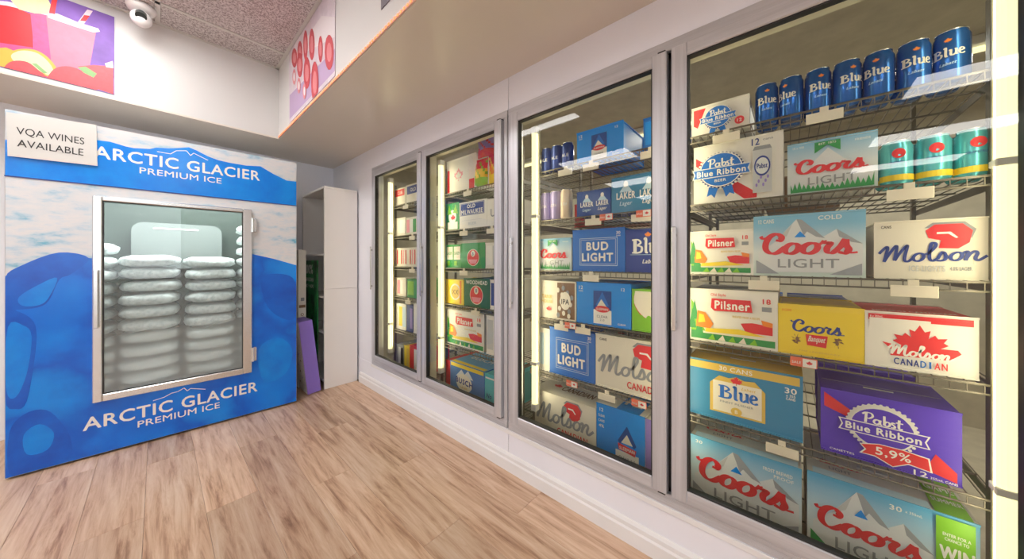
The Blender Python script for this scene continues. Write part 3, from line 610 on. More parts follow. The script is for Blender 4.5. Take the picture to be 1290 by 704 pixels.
def pbr5(A, w, h):
    A.poly([(.004, h*.95), (.004, h*.72), (w*.2, h*.62), (w*.25, h*.72)], C['red']); A.poly([(w*.85, h*.36), (w-.004, h*.16), (w-.004, .004), (w*.78, h*.1)], C['red'])
    ribbon_badge(A, w*.47, h*.56, h*.36, C['white'], C['white'], C['white'], C['purple'], True)
    A.poly([(w*.30, h*.27), (w*.45, h*.33), (w*.62, h*.33), (w*.80, h*.30), (w*.82, h*.10), (w*.66, h*.13), (w*.55, h*.03), (w*.42, h*.12), (w*.30, h*.12), (w*.34, h*.20)], C['white'])
    A.poly([(w*.315, h*.26), (w*.45, h*.32), (w*.62, h*.32), (w*.79, h*.285), (w*.805, h*.115), (w*.66, h*.145), (w*.55, h*.045), (w*.42, h*.135), (w*.32, h*.13), (w*.355, h*.20)], C['red'])
    A.text('5,9%', w*.55, h*.205, h*.12, C['white'], w=w*.25, bold=.02); A.text('12', w*.74, h*.055, h*.075, C['white'], w=w*.09); A.text('355mL CANS', w*.89, h*.035, h*.03, C['white'], w=w*.17); A.text('CANETTES', w*.16, h*.07, h*.03, C['white'], w=w*.2)
def pilsner(A, w, h):
    A.rect(.004, .004, w-.004, h*.18, C['green']); A.poly([(w*.10, h*.30), (w*.5, h*.26), (w-.004, h*.24), (w-.004, h*.14), (w*.1, h*.14)], C['cream']); A.poly([(.004, h*.18), (.004, h*.8), (w*.05, h*.72), (w*.09, h*.5), (w*.16, h*.3), (w*.2, h*.18)], C['lime'])
    for k, (x, y) in enumerate(((.06, .68), (.03, .5), (.12, .42))): A.poly([(w*x-.012, h*(y-.28)), (w*x+.014, h*(y-.28)), (w*x, h*(y+.12))], C['green'])
    A.poly([(w*.10, h*.58), (w*.2, h*.55), (w*.30, h*.34), (w*.26, h*.24), (w*.08, h*.26)], C['orange']); A.poly([(w*.12, h*.52), (w*.18, h*.5), (w*.2, h*.36), (w*.11, h*.34)], C['yellow'])
    A.poly([(w*.62, h*.40), (w*.75, h*.43), (w*.96, h*.40), (w*.96, h*.24), (w*.68, h*.24)], C['red']); A.poly([(w*.84, h*.50), (w*.96, h*.46), (w*.96, h*.38), (w*.86, h*.40)], C['orange']); A.poly([(w*.2, h*.24), (w*.6, h*.29), (w*.9, h*.2), (w*.2, h*.17)], C['yellow'])
    for k in range(5): x = w*(.28+k*.12); A.poly([(x-.012, h*.03), (x+.012, h*.03), (x+.004, h*.14)], C['cream'] if k % 2 else C['lime'])
    A.poly([(w*.28, h*.84), (w*.73, h*.84), (w*.75, h*.62), (w*.31, h*.60), (w*.27, h*.66)], C['red']); A.text('Pilsner', w*.52, h*.725, h*.16, C['white'], w=w*.40, bold=.03)
    A.text('Old Style', w*.36, h*.90, h*.05, C['red'], w=w*.18); A.text('18', w*.90, h*.84, h*.09, C['red'], w=w*.08); A.rect(w*.85, h*.66, w*.95, h*.74, C['grey']); A.text('BREWED FROM A RECIPE', w*.68, h*.52, h*.04, C['gold'], w=w*.3)
def molson(color, num='12', can=True, ultra=False):
    def art(A, w, h):
        bx, by, r = w*.66, h*.72, h*.22
        A.poly([(bx-r*1.1, by+r*.7), (bx-r*.7, by+r*1.1), (bx+r*.8, by+r*1.1), (bx+r*1.3, by+r*.5), (bx+r*1.1, by-r*.2), (bx+r*.9, by+r*.6)], C['grey'])
        A.poly([(bx-r*1.05, by+r*.5), (bx-r*.6, by+r*.95), (bx+r*.7, by+r*.95), (bx+r*1.15, by+r*.4), (bx+r*1.0, by-r*.5), (bx+r*.5, by-r*.95), (bx-r*.4, by-r*.9), (bx-r*.3, by-r*.3), (bx-r*.9, by-r*.1)], C['red'])
        A.poly([(bx-r*.5, by+r*.35), (bx+r*.15, by+r*.35), (bx+r*.5, by-r*.1), (bx+r*.4, by-r*.15), (bx+r*.05, by+r*.2), (bx-r*.5, by+r*.2)], C['white'])
        A.script('Molson', w*.03, h*.28, w*.95, color, hs=1.0, slope=.03, fat=1.1)
        if ultra: A.text('ICE LIGHTS', w*.48, h*.17, h*.10, C['lgrey'], w=w*.32); A.text('4.0% LAGER', w*.77, h*.17, h*.06, C['grey'], w=w*.18)
        else:
            A.text('CANADIAN', w*.66, h*.15, h*.13, C['red'], w=w*.46, bold=.02)
        A.text('CANS', w*.10, h*.92, h*.05, C['black'], w=w*.1)
    def top(B, w, d): B.text('CANADIAN', w*.6, d*.3, d*.16, C['brown'], w=w*.5); B.maple(w*.25, d*.3, d*.1, C['red'])
    art.top = top
    return art
def canadian(A, w, h):
    A.rect(.004, h*.86, w-.004, h-.004, C['red']); A.rect(.006, h*.70, w*.62, h*.90, card('white'))
    A.maple(w*.52, h*.42, h*.40, C['red']); A.poly([(w*.16, h*.46), (w*.3, h*.42), (w*.85, h*.44), (w*.88, h*.38), (w*.78, h*.25), (w*.24, h*.22), (w*.26, h*.32)], C['red'])
    A.script('Molson', w*.22, h*.25, w*.60, C['white'], hs=1.0, slope=-.02, fat=1.3); 
    for k, ch in enumerate('CANADIAN'): A.text(ch, w*(.30+.062*k), h*.13, h*.12, C['navy'] if k < 4 else C['red'] if k > 5 else C['blue'], w=w*(.016 if ch == 'I' else .048), bold=.02)
    A.text('8 x 355mL', w*.10, h*.93, h*.04, C['white'], w=w*.13)
def _t(B, w, d):
    B.rect(.004, .004, w-.004, d-.004, C['red']); B.text('MOLSON CANADIAN', w*.5, d*.2, d*.10, C['white'], w=w*.8)
canadian.top = _t
def banquet(A, w, h):
    A.script('Coors', w*.16, h*.46, w*.64, C['navy'], hs=1.0, fat=1.1)
    A.poly([(w*.34, h*.42), (w*.61, h*.42), (w*.59, h*.18), (w*.36, h*.20)], C['red']); A.text('Banquet', w*.475, h*.305, h*.12, C['cream'], w=w*.2, shear=.2)
    for s_ in (-1, 1):
        cx = w*.475+s_*w*.24; 
        for q in range(7): t_ = q*.9; A.poly([(cx+.006*s_+w*.05*math.cos(t_), h*.31+h*.09*math.sin(t_)), (cx+w*.02*math.cos(t_+.6), h*.31+h*.03*math.sin(t_+.6)), (cx+w*.055*math.cos(t_+.4), h*.31+h*.11*math.sin(t_+.4))], C['brown'])
        A.oval(cx, h*.31, w*.022, h*.05, C['brown'], n=8)
    A.text('8 CANS', w*.10, h*.90, h*.05, C['orange'], w=w*.12); A.text('THE LEGENDARY', w*.5, h*.08, h*.03, C['gold'], w=w*.5)
def _t(B, w, d):
    B.rect(.004, .004, w-.004, d-.004, C['gold']); B.rect(w*.04, d*.1, w*.96, d*.28, C['yellow'])
banquet.top = _t
def blue30(A, w, h):
    A.rect(.004, h*.85, w-.004, h-.004, C['gold']); A.text('30 CANS', w*.46, h*.915, h*.075, C['white'], w=w*.30, bold=.02)
    a0, a1, b0, b1 = w*.22, w*.72, h*.12, h*.72
    A.poly([(a0, b1-.02), (a0+.03, b1+.012), (w*.40, b1+.008), (w*.47, h*.80), (w*.54, b1+.008), (a1-.03, b1+.012), (a1, b1-.02), (a1, b0), (a0, b0)], C['gold'])
    A.rect(a0+.010, b0+.006, a1-.010, b1-.008, C['cream']); A.maple(w*.47, h*.70, h*.11, C['red'])
    A.script('Blue', a0+.028, h*.40, w*.36, C['blue'], hs=.95, fat=1.0); A.text('Labatt', w*.58, h*.62, h*.05, C['gold'], w=w*.12, shear=.3)
    A.text('FINEST PILSENER', w*.47, h*.33, h*.035, C['grey'], w=w*.3); A.oval(w*.47, h*.20, w*.05, h*.07, C['gold']); A.text('B', w*.47, h*.20, h*.06, C['cream'])
    A.text('30', w*.92, h*.76, h*.09, C['white'], w=w*.09); A.text('x 355', w*.92, h*.68, h*.04, C['white'], w=w*.07); A.text('CANS', w*.92, h*.63, h*.04, C['white'], w=w*.07)
def bud(A, w, h):
    A.frame(w*.14, h*.12, w*.88, h*.80, .0025, C['pale']); A.frame(w*.17, h*.16, w*.85, h*.76, .0012, C['white'])
    A.text('BUD', w*.50, h*.60, h*.20, C['white'], w=w*.42, bold=.045); A.text('LIGHT', w*.50, h*.33, h*.20, C['white'], w=w*.60, bold=.045)
    A.text('30', w*.90, h*.90, h*.07, C['white'], w=w*.07); A.text('CANS', w*.90, h*.83, h*.03, C['white'], w=w*.08)
def bluesm(A, w, h):
    A.maple(w*.45, h*.86, h*.10, C['orange']); A.script('Blue', w*.12, h*.45, w*.66, C['white'], hs=1.1); A.text('Labatt', w*.5, h*.25, h*.10, C['white'], w=w*.3, shear=.3); A.rect(w*.08, h*.40, w*.85, h*.41, C['pale'])
def laker(A, w, h):
    for c in ((.30, .78) if w > .15 else (.5,)):
        cx = w*c
        A.poly([(cx-w*.14, h*.58), (cx, h*.84), (cx+w*.14, h*.58)], C['pale']); A.oval(cx, h*.80, w*.05, h*.09, C['white'])
        A.text('LAKER', cx, h*.48, h*.2, C['white'], w=w*.40 if c < .6 else w*.36, bold=.03); A.text('Lager', cx, h*.22, h*.12, C['white'] if c > .6 else C['pale'], w=w*.26, shear=.25)
def sleeman(can=True):
    def art(A, w, h):
        cx = w*.50; hw = w*.17
        A.rect(cx-hw, .004, cx+hw, h*.36, C['white']); A.rect(cx-hw, h*.36, cx+hw, h*.82, C['deep'])
        A.poly([(cx-hw*.75, h*.46), (cx, h*.80), (cx+hw*.75, h*.46)], C['blue']); A.poly([(cx-hw*.6, h*.44), (cx-hw*.1, h*.62), (cx+hw*.5, h*.44)], C['cream']); A.oval(cx, h*.38, hw*.8, h*.08, C['red']); A.text('SLEEMAN', cx, h*.38, h*.055, C['white'], w=hw*1.3)
        A.text('CLEAR', cx, h*.20, h*.06, C['grey'], w=hw*1.2); A.text('2.0', cx, h*.12, h*.05, C['grey'], w=hw*.5)
        A.text('12', w*.08, h*.88, h*.09, C['white'], w=w*.08); A.text('CANS', w*.08, h*.79, h*.04, C['white'], w=w*.08); A.text('12', w*.88, h*.88, h*.07, C['white'], w=w*.06); A.text('CLEAR', w*.86, h*.07, h*.04, C['white'], w=w*.14)
    return art
def sleeman_near(A, w, h):
    A.text('CLEAR', w*.10, h*.78, h*.05, C['white'], w=w*.15); A.text('12', w*.10, h*.90, h*.07, C['white'], w=w*.08); A.text('CANS', w*.1, h*.68, h*.05, C['white'], w=w*.14); A.text('4%', w*.1, h*.58, h*.06, C['white'], w=w*.12)
    cx = w*.66; hw = w*.24; A.poly([(cx-hw, .004), (cx+hw, .004), (cx+hw, h*.80), (cx+hw*.8, h*.88), (cx-hw*.8, h*.88), (cx-hw, h*.80)], C['bright']); A.rect(cx-hw, .004, cx+hw, h*.24, C['white'])
    A.poly([(cx-hw*.8, h*.42), (cx, h*.74), (cx+hw*.8, h*.42), (cx+hw*.6, h*.36), (cx, h*.52), (cx-hw*.6, h*.36)], C['deep']); A.poly([(cx-hw*.5, h*.40), (cx, h*.58), (cx+hw*.5, h*.40)], C['cream']); A.poly([(cx-hw*.8, h*.38), (cx+hw*.8, h*.34), (cx+hw*.7, h*.22), (cx-hw*.7, h*.26)], C['red'])
    A.text('SLEEMAN', cx, h*.30, h*.06, C['white'], w=hw*1.3); A.text('CLEAR 2.0', cx, h*.12, h*.06, C['grey'], w=hw*1.4)
def _t(B, w, d):
    B.rect(w*.42, .004, w*.9, d*.9, C['bright']); B.text('12', w*.66, d*.3, d*.2, C['white'])
sleeman_near.top = _t
def green_oval(A, w, h):
    n = 18; pts = [(w*.55+w*.55*math.cos(math.pi+math.pi*k/n), h*.85+h*.62*math.sin(math.pi+math.pi*k/n)) for k in range(n+1)]
    pts = [(min(w-.004, max(.004, a)), b) for a, b in pts]; A.poly(pts, C['red']); A.poly([(a, b+.005) for a, b in pts[1:-1]]+[(w-.004, h*.97), (.01, h*.97)], C['cream'])
    A.text('Keith', w*.62, h*.62, h*.14, C['dgreen'], w=w*.34, shear=.25); A.rect(w*.6, .004, w-.004, h*.22, C['cream'])
    for k in range(4): A.oval(w*(.12+.09*k), h*(.22+.06*(k % 2)), w*.07, h*.11, C['lime'], n=10)
def floral(A, w, h):
    A.rect(w*.52, .004, w-.004, h-.004, C['brown'])
    for k in range(14): A.oval(w*(.55+.4*((k*37) % 11)/11), h*(.1+.8*((k*53) % 13)/13), w*.045, h*.07, C['cream' if k % 2 else 'grey'], n=9)
    A.oval(w*.75, h*.5, w*.14, h*.24, C['cream']); A.text('IPA', w*.75, h*.48, h*.14, C['black'], w=w*.2); A.text('TANK', w*.25, h*.58, h*.11, C['gold'], w=w*.3); A.text('HOUSE', w*.25, h*.45, h*.09, C['gold'], w=w*.32); A.maple(w*.30, h*.22, h*.11, C['red'])
def milw(A, w, h):
    A.rect(.006, h*.50, w-.02, h*.97, C['navy']); A.frame(.010, h*.52, w-.024, h*.95, .002, C['white']); A.text('OLD', w*.45, h*.84, h*.14, C['white'], w=w*.3, bold=.04); A.text('MILWAUKEE', w*.47, h*.63, h*.17, C['white'], w=w*.8, bold=.03)
    A.rect(w*.1, h*.30, w*.85, h*.31, C['lgrey']); A.text('BEER', w*.5, h*.18, h*.1, C['lgrey'], w=w*.3)
def white_u(A, w, h): A.text('U', w*.25, h*.5, h*.3, C['grey'], w=w*.2)
def greenbox(A, w, h):
    A.rect(w*.1, .004, w*.9, h*.3, C['white']); A.oval(w*.5, h*.5, w*.3, h*.26, C['white']); A.maple(w*.55, h*.42, h*.18, C['red']); A.poly([(w*.05, h*.6), (w*.25, h*.95), (w*.45, h*.6)], C['lime']); A.poly([(w*.55, h*.65), (w*.75, h*.95), (w*.95, h*.6)], C['lime'])
def greenpanels(A, w, h):
    for k in range(2):
        a = w*(.06+.48*k); A.rect(a, h*.35, a+w*.40, h*.93, C['cream']); A.text('LAGER', a+w*.2, h*.64, h*.14, C['green'], w=w*.32); A.rect(a+.006, h*.08, a+w*.2, h*.28, C['lime'])
def redcirc(txt=None):
    def art(A, w, h):
        if txt: A.text(txt, w*.5, h*.88, h*.14, C['white'], w=w*.86, bold=.03)
        A.oval(w*.5, h*.42, w*.27, h*.35, C['cream']); A.oval(w*.5, h*.42, w*.25, h*.32, C['red']); A.poly([(w*.3, h*.34), (w*.7, h*.34), (w*.62, h*.16), (w*.38, h*.16)], C['pink']); A.oval(w*.5, h*.58, w*.09, h*.13, C['cream']); A.text('8', w*.5, h*.58, h*.14, C['navy'])
    return art
def yellowb(A, w, h): A.oval(w*.55, h*.5, w*.3, h*.35, C['cream']); A.oval(w*.55, h*.5, w*.24, h*.28, C['gold']); A.text('XX', w*.55, h*.5, h*.2, C['brown']); A.rect(w*.8, .004, w*.9, h-.004, C['orange'])
def busch(A, w, h):
    A.rect(.004, h*.86, w-.004, h-.004, C['yellow']); A.poly([(w*.18, h*.55), (w*.35, h*.82), (w*.45, h*.68), (w*.55, h*.85), (w*.7, h*.58)], C['snow']); A.oval(w*.43, h*.38, w*.24, h*.30, C['cream']); A.text('BUSCH', w*.43, h*.42, h*.18, C['navy'], w=w*.5, bold=.04, slope=-.05); A.text('LAGER', w*.43, h*.22, h*.07, C['gold'], w=w*.2)
def _t(B, w, d): B.rect(.004, .004, w-.004, d*.12, C['yellow']); B.rect(w*.1, d*.2, w*.9, d*.8, C['sky']); B.text('BUSCH', w*.5, d*.5, d*.2, C['white'], w=w*.6)
busch.top = _t
def tealb(A, w, h): A.text('No', w*.2, h*.3, h*.15, C['navy'], w=w*.25, shear=.2); A.rect(.004, h*.85, w-.004, h*.9, C['white'])
def blocks(cols, txt=None):
    def art(A, w, h):
        n = len(cols)
        for k, c in enumerate(cols): A.rect(.004+k*(w-.008)/n, h*.12, .002+(k+1)*(w-.008)/n, h*.9, C[c])
        if txt: A.text(txt, w*.5, h*.5, h*.2, C['white'], w=w*.7)
    return art
def maple_white(A, w, h):
    A.maple(w*.42, h*.45, h*.28, C['pink']); A.rect(.004, .004, w*.10, h*.72, C['red']); A.rect(w*.78, .004, w*.95, h*.30, C['red']); A.maple(w*.42, h*.45, h*.18, card('white'))

# nearest door (bay 4)
carton(.291, 0, .184, .112, .27, 'small white carton with blue ribbon badge, on the top shelf left of the blue cans', pbr_small, 'white')
carton(.283, 1, .269, .222, .27, 'white twelve-can carton with blue ribbon badge and a printed can, second shelf', pbr12, 'white')
carton(.001, 1, .200, .165, .27, 'pale blue carton with red script and a green banner, second shelf of the nearest door', coors_green, 'white', front=M_sky2)
carton(.300, 2, .204, .160, .27, 'small picture carton with red label, left of the mountain carton on the third shelf', pilsner, 'white')
carton(.093, 2, .268, .202, .27, 'mountain carton with big red script, middle of the third shelf, nearest door', coors('12'), 'white', front=M_sky2)
carton(-.194, 2, .199, .160, .27, 'cream carton with navy script and red badge, third shelf beside the right tube light', molson(C['navy'], ultra=True), 'cream')
carton(.300, 3, .272, .197, .27, 'wide picture carton with red label and autumn trees, fourth shelf of the nearest door', pilsner, 'white')
carton(.026, 3, .199, .160, .27, 'yellow carton with navy script wordmark, fourth shelf of the nearest door', banquet, 'yellow')
carton(-.175, 3, .198, .157, .27, 'white carton with red maple leaf and red top, fourth shelf right', canadian, 'white', top=C['red'])
carton(.305, 4, .340, .213, .27, 'wide blue thirty-can carton with gold top band, fifth shelf', blue30, 'sky', front=mat('lab_blue', (.03, .25, .50), .4), top=C['gold'])
carton(-.080, 4, .267, .192, .25, 'violet twelve-can carton with white ribbon badge and red 5,9% banner', pbr5, 'purple')
carton(-.090, 4, .230, .205, .26, 'second violet carton standing behind the one with the red banner', pbr5, 'purple', x=FX+.275)
carton(.294, 5, .326, .239, .36, 'large mountain carton with red script, bottom shelf left of the nearest door', coors('frost'), 'white', front=M_sky, top=M_ltop)
carton(-.048, 5, .327, .244, .36, 'large mountain carton with green WIN panel, bottom right of the cooler', coors('30', True), 'white', front=M_sky, top=M_ltop)
# third door (bay 3)
carton(.812, 0, .240, .155, .27, 'bright blue carton with red and white crest, top shelf of the third door', sleeman(), 'bright')
carton(.480, 0, .130, .130, .27, 'blue carton at the right end of the top shelf, third door', blocks(['bright', 'blue']), 'blue')
carton(.812, 1, .178, .120, .20, 'small dark blue carton with white lettering beside the purple cans', laker, 'deep')
carton(.627, 1, .220, .160, .27, 'teal blue carton with white lettering, right end of the second shelf, third door', laker, 'deep', front=mat('lak_blue', (.03, .22, .42), .4))
carton(1.061, 2, .215, .165, .27, 'small pale carton with red script, third shelf of the third door by the tube', coors_green, 'white', front=M_sky2)
carton(.837, 2, .272, .200, .27, 'blue carton with white block capitals, third shelf of the third door', bud, 'blue')
carton(.559, 2, .215, .185, .27, 'navy carton with white blackletter word and orange leaf, third shelf', bluesm, 'deep', front=C['navy'])
carton(1.055, 3, .235, .197, .27, 'cream and brown patterned carton, fourth shelf of the third door', floral, 'cream')
carton(.813, 3, .276, .200, .27, 'bright blue carton with printed can, fourth shelf of the third door', sleeman(), 'bright')
carton(.530, 3, .185, .180, .27, 'green carton with cream oval, right end of the fourth shelf, third door', green_oval, 'lime')
carton(1.082, 4, .098, .225, .27, 'narrow white and blue carton beside the tube, fifth shelf of the third door', blocks(['white', 'pale', 'white']), 'white')
carton(.980, 4, .266, .240, .27, 'blue carton with white block capitals, fifth shelf of the third door', bud, 'blue')
carton(.708, 4, .360, .245, .27, 'cream carton with grey script and red badge, fifth shelf of the third door', molson(C['grey']), 'cream')
carton(1.098, 5, .388, .210, .36, 'cream carton with grey script and CANADIAN in red, bottom shelf of the third door', molson(C['grey']), 'cream')
carton(.704, 5, .228, .243, .36, 'blue carton with large printed can and red crest, bottom shelf, third door', sleeman_near, 'white', front=C['bright'])
carton(.471, 5, .125, .240, .36, 'violet and orange carton at the bottom right corner of the third door', blocks(['violet', 'orange']), 'white', front=C['violet'])
# second door (bay 2)
carton(1.905, 0, .325, .235, .27, 'tall white carton with red corners and faint leaf, top shelf, second door', maple_white, 'white')
carton(1.913, 1, .152, .190, .27, 'green carton with white oval, second shelf by the tube, second door', greenbox, 'green')
carton(1.756, 1, .278, .180, .27, 'white carton with navy nameplate, second shelf of the second door', milw, 'white')
carton(1.473, 1, .20, .170, .27, 'plain white carton beside the navy nameplate carton', white_u, 'white')
carton(1.918, 2, .183, .160, .27, 'green carton with two cream panels, third shelf, second door', greenpanels, 'green')
carton(1.730, 2, .235, .165, .27, 'dark green carton with red disc, third shelf of the second door', redcirc(), 'dgreen', front=C['green'])
carton(1.488, 2, .19, .160, .27, 'white and grey carton, right end of the third shelf, second door', blocks(['white', 'lgrey', 'white']), 'white')
carton(1.918, 3, .205, .170, .27, 'golden yellow carton with round emblem, fourth shelf by the tube, second door', yellowb, 'yellow')
carton(1.704, 3, .250, .185, .27, 'dark green carton with white heading and red disc, fourth shelf, second door', redcirc('WOODHEAD'), 'dgreen')
carton(1.445, 3, .16, .185, .27, 'white over navy carton, right end of the fourth shelf, second door', blocks(['navy', 'white', 'navy']), 'white')
carton(1.905, 4, .400, .245, .27, 'wide picture carton with red label and green end, fifth shelf, second door', pilsner, 'white')
carton(1.480, 4, .18, .245, .27, 'white carton with grey bands, right end of the fifth shelf, second door', blocks(['lgrey', 'white', 'grey']), 'white')
carton(1.918, 5, .05, .20, .30, 'thin red carton standing beside the tube, bottom shelf, second door', None, 'red', tab=False)
carton(1.862, 5, .360, .205, .33, 'blue carton with yellow top band and cream disc, bottom shelf, second door', busch, 'blue', front=mat('bus_blue', (.08, .22, .55), .4), top=C['sky'])
carton(1.495, 5, .19, .200, .33, 'teal carton, bottom right corner of the second door', tealb, 'teal')
# farthest door (bay 1)
carton(2.68, 0, .19, .145, .27, 'white carton with red upper label, top shelf of the farthest door', lambda A, w, h: (A.rect(.01, h*.55, w*.92, h*.95, C['red']), A.text('CUB', w*.5, h*.75, h*.2, C['white'])), 'cream')
carton(2.48, 0, .22, .150, .27, 'white carton with navy upper label, top shelf of the farthest door', lambda A, w, h: (A.rect(.01, h*.50, w*.92, h*.95, C['navy']), A.text('OLD', w*.5, h*.73, h*.2, C['white'])), 'cream')
carton(2.68, 1, .19, .150, .27, 'cream carton on the second shelf beside the tube, farthest door', blocks(['cream', 'white']), 'cream')
carton(2.48, 1, .22, .140, .27, 'cream carton with pink and green print, second shelf, farthest door', blocks(['pink', 'white', 'green', 'cream']), 'cream')
for k in range(6): carton(2.68-k*.072, 2, .068, .155, .12, 'slim pink pack, %s from the left on the third shelf, farthest door' % ['first', 'second', 'third', 'fourth', 'fifth', 'last'][k], blocks(['pink' if k % 2 == 0 else 'cream', 'cream', 'red']), 'cream', group='slim pink packs behind the farthest door', name='drink_pack', tab=False)
carton(2.68, 3, .20, .155, .27, 'cream carton with pink stripes, fourth shelf of the farthest door', blocks(['cream', 'pink', 'white', 'cream']), 'cream')
carton(2.46, 3, .20, .150, .27, 'soft green carton, fourth shelf of the farthest door', blocks(['lime', 'green']), 'green')
carton(2.66, 4, .18, .22, .27, 'pale yellow carton with blue edge, fifth shelf of the farthest door', blocks(['cream', 'yellow', 'pale']), 'white')
carton(2.47, 4, .10, .22, .27, 'navy carton in the middle of the fifth shelf, farthest door', blocks(['navy', 'violet']), 'navy')
carton(2.36, 4, .18, .24, .27, 'white carton with red foot, fifth shelf of the farthest door', blocks(['white', 'pink', 'white']), 'white')
carton(2.66, 5, .14, .19, .27, 'grey-green carton with dark outline, bottom shelf of the farthest door', blocks(['grey', 'lgrey', 'black']), 'grey')
carton(2.51, 5, .08, .20, .27, 'yellow carton, bottom shelf of the farthest door', blocks(['yellow', 'gold']), 'yellow')
carton(2.42, 5, .19, .22, .27, 'crimson and white carton, bottom shelf of the farthest door', blocks(['red', 'white', 'red']), 'red')
# stock rows behind the fronts
bc = ['white', 'brown', 'blue', 'red', 'cream', 'grey', 'green', 'navy']
for bi, (a, b) in enumerate(BAYS[2:]):
    for si in range(0, 5):
        if bi == 1 and si == 4: continue
        y = a-.03; k = 0
        while y > b+.22:
            w_ = (.27, .20, .24)[(si+k) % 3]
            if y-w_ < b+.01: break
            c_ = bc[(si*3+k*5+bi) % 8]
            if si: carton(y, si, w_-.01, .145, .26, 'plain %s carton, %s from left, rear row, %s shelf behind %s' % (c_, ['first', 'second', 'third', 'fourth'][k], ORD[si], DN[bi+2]), None, c_, x=FX+.42, group='rear row cartons', name='stock_carton')
            y -= w_+.01; k += 1
# cans
def can(name, loc, label, group, body, text=None, h=.138, base=None, dotc=None, tcol=None):
    t = empty(name, loc, label, 'can', group); r = .0325
    MB().lathe([(r*.80, 0), (r*.86, .002), (r, .010), (r, h-.016), (r*.84, h-.004), (r*.86, h)], body, 28).build('can_body', t, smooth=True)
    MB().lathe([(r*.88, h-.001), (r*.88, h+.002), (r*.80, h+.002), (r*.78, h-.002)], M_steel, 24).build('can_lid', t, smooth=True)
    A = Art(lambda a, b, l: (-(r+.0004+.00008*l)*math.cos(a/r), -(r+.0004+.00008*l)*math.sin(a/r), b))
    if text == 'Blue': A.script('Blue', -.029, h*.48, .058, C['cream'], hs=1.0); A.maple(0, h*.78, .009, C['orange']); A.text('Labatt', 0, h*.34, .008, C['pale'], w=.028, shear=.3)
    elif text: A.text(text, 0, h*.5, .016, C['white'], w=.04)
    if base:
        for k in range(12): a0 = -.05+k*.1/12; A.rect(a0, .011, a0+.1/12, h*.22, base)
    if dotc: 
        A.oval(0, h*.70, .013, .014, dotc); A.text('GRAPEFRUIT', 0, h*.50, .006, C['navy'], w=.04)
    A.finish(t); return t
M_bcan = mat('blue_can', (.02, .14, .50), .22, metal=.55); M_tcan = mat('teal_can', (.12, .55, .62), .25, metal=.4); M_ncan = mat('navy_can', (.06, .10, .34), .25, metal=.4); M_vcan = mat('violet_can', (.42, .36, .66), .3, metal=.3); M_ccan = mat('cream_can', (.80, .66, .50), .3, metal=.2)
c0 = None
for r_ in range(2):
    for k in range(7):
        y = .062-k*.0664; lb = 'blue beer can, %s from the left, %s row, top shelf of nearest door' % (['first', 'second', 'third', 'fourth', 'fifth', 'sixth', 'seventh'][k], ['front', 'rear'][r_]); g = 'blue cans on the top shelf'
        p = (FX+.033+r_*.072, y, SH[0])
        if c0 is None: c = c0 = can('beer_can', p, lb, g, M_bcan, 'Blue')
        else: c = dup(c0, p, lb, g)
        c.rotation_euler.z = [.1, -.5, .2, .35, -.3, .0, -.4][k]
c1 = None
for r_ in range(2):
    for k in range(3):
        p = (FX+.033+r_*.07, -.238-k*.067, SH[1]); lb = 'teal can with yellow base, %s of the %s row, second shelf, nearest door' % (['left', 'middle', 'right'][k], ['front', 'rear'][r_])
        if c1 is None: c1 = can('beer_can', p, lb, 'teal cans on the second shelf', M_tcan, None, .128, C['yellow'], C['red'])
        else: dup(c1, p, lb)
for k in range(3):
    p = (FX+.033, 1.025-k*.0675, SH[0]); lb = '%s navy can left of the blue crest carton, top shelf of the third door' % ['left', 'middle', 'right'][k]
    if k == 0: c2 = can('beer_can', p, lb, 'navy cans on the top shelf', M_ncan, 'ALE', .135)
    else: dup(c2, p, lb)
for k in range(3): can('beer_can', (FX+.033, 1.03-k*.066, SH[1]), '%s on the second shelf beside the tube, third door' % ['left violet and white can', 'right violet and white can', 'cream can'][k], 'slim cans on the second shelf', (M_vcan, M_vcan, M_ccan)[k], 'ULTRA', .155)
# bags hanging over the top shelf of the second door
def pouch(yc, z, w_, h_, cols, label):
    t = empty('snack_bag', (FX+.01, yc, z), label, 'bag', 'colourful bags in the second door'); g = MB(); n = 9; vs = []
    for s_ in (-1, 1):
        for i in range(n+1):
            for j in range(n+1):
                a = i/n; b = j/n; th = .028*(math.sin(math.pi*a)*math.sin(math.pi*b))**.6+.004*math.sin(9*a+5*b)
                vs.append((s_*th, -(a-.5)*w_*(1-.06*math.sin(math.pi*b)), b*h_))
    N = (n+1)**2
    for s_ in range(2):
        fs = {}
        for i in range(n):
            for j in range(n):
                k = s_*N+i*(n+1)+j; f = (k, k+1, k+n+2, k+n+1); fs.setdefault(cols[int(j/n*len(cols))] if (i+j) % 4 else cols[0], []).append(f)
        for c_, ff in fs.items():
            o0 = len(g.v); g.add(vs, ff, C[c_])
    g.build('pouch', t, smooth=True); MB().box((-.003, -w_/2, h_-.004), (.003, w_/2, h_+.014), C[cols[-1]]).build('seal_strip', t)
pouch(1.545, SH[0]+.002, .13, .17, ['lime', 'yellow', 'red'], 'yellow and red snack bag standing on the top shelf, second door')
pouch(1.40, SH[0]+.002, .14, .18, ['yellow', 'orange', 'red'], 'orange and yellow snack bag partly behind the door stile')
pouch(1.50, SH[0]+.195, .15, .13, ['red', 'violet', 'violet'], 'violet snack bag on top of the yellow bags, second door')

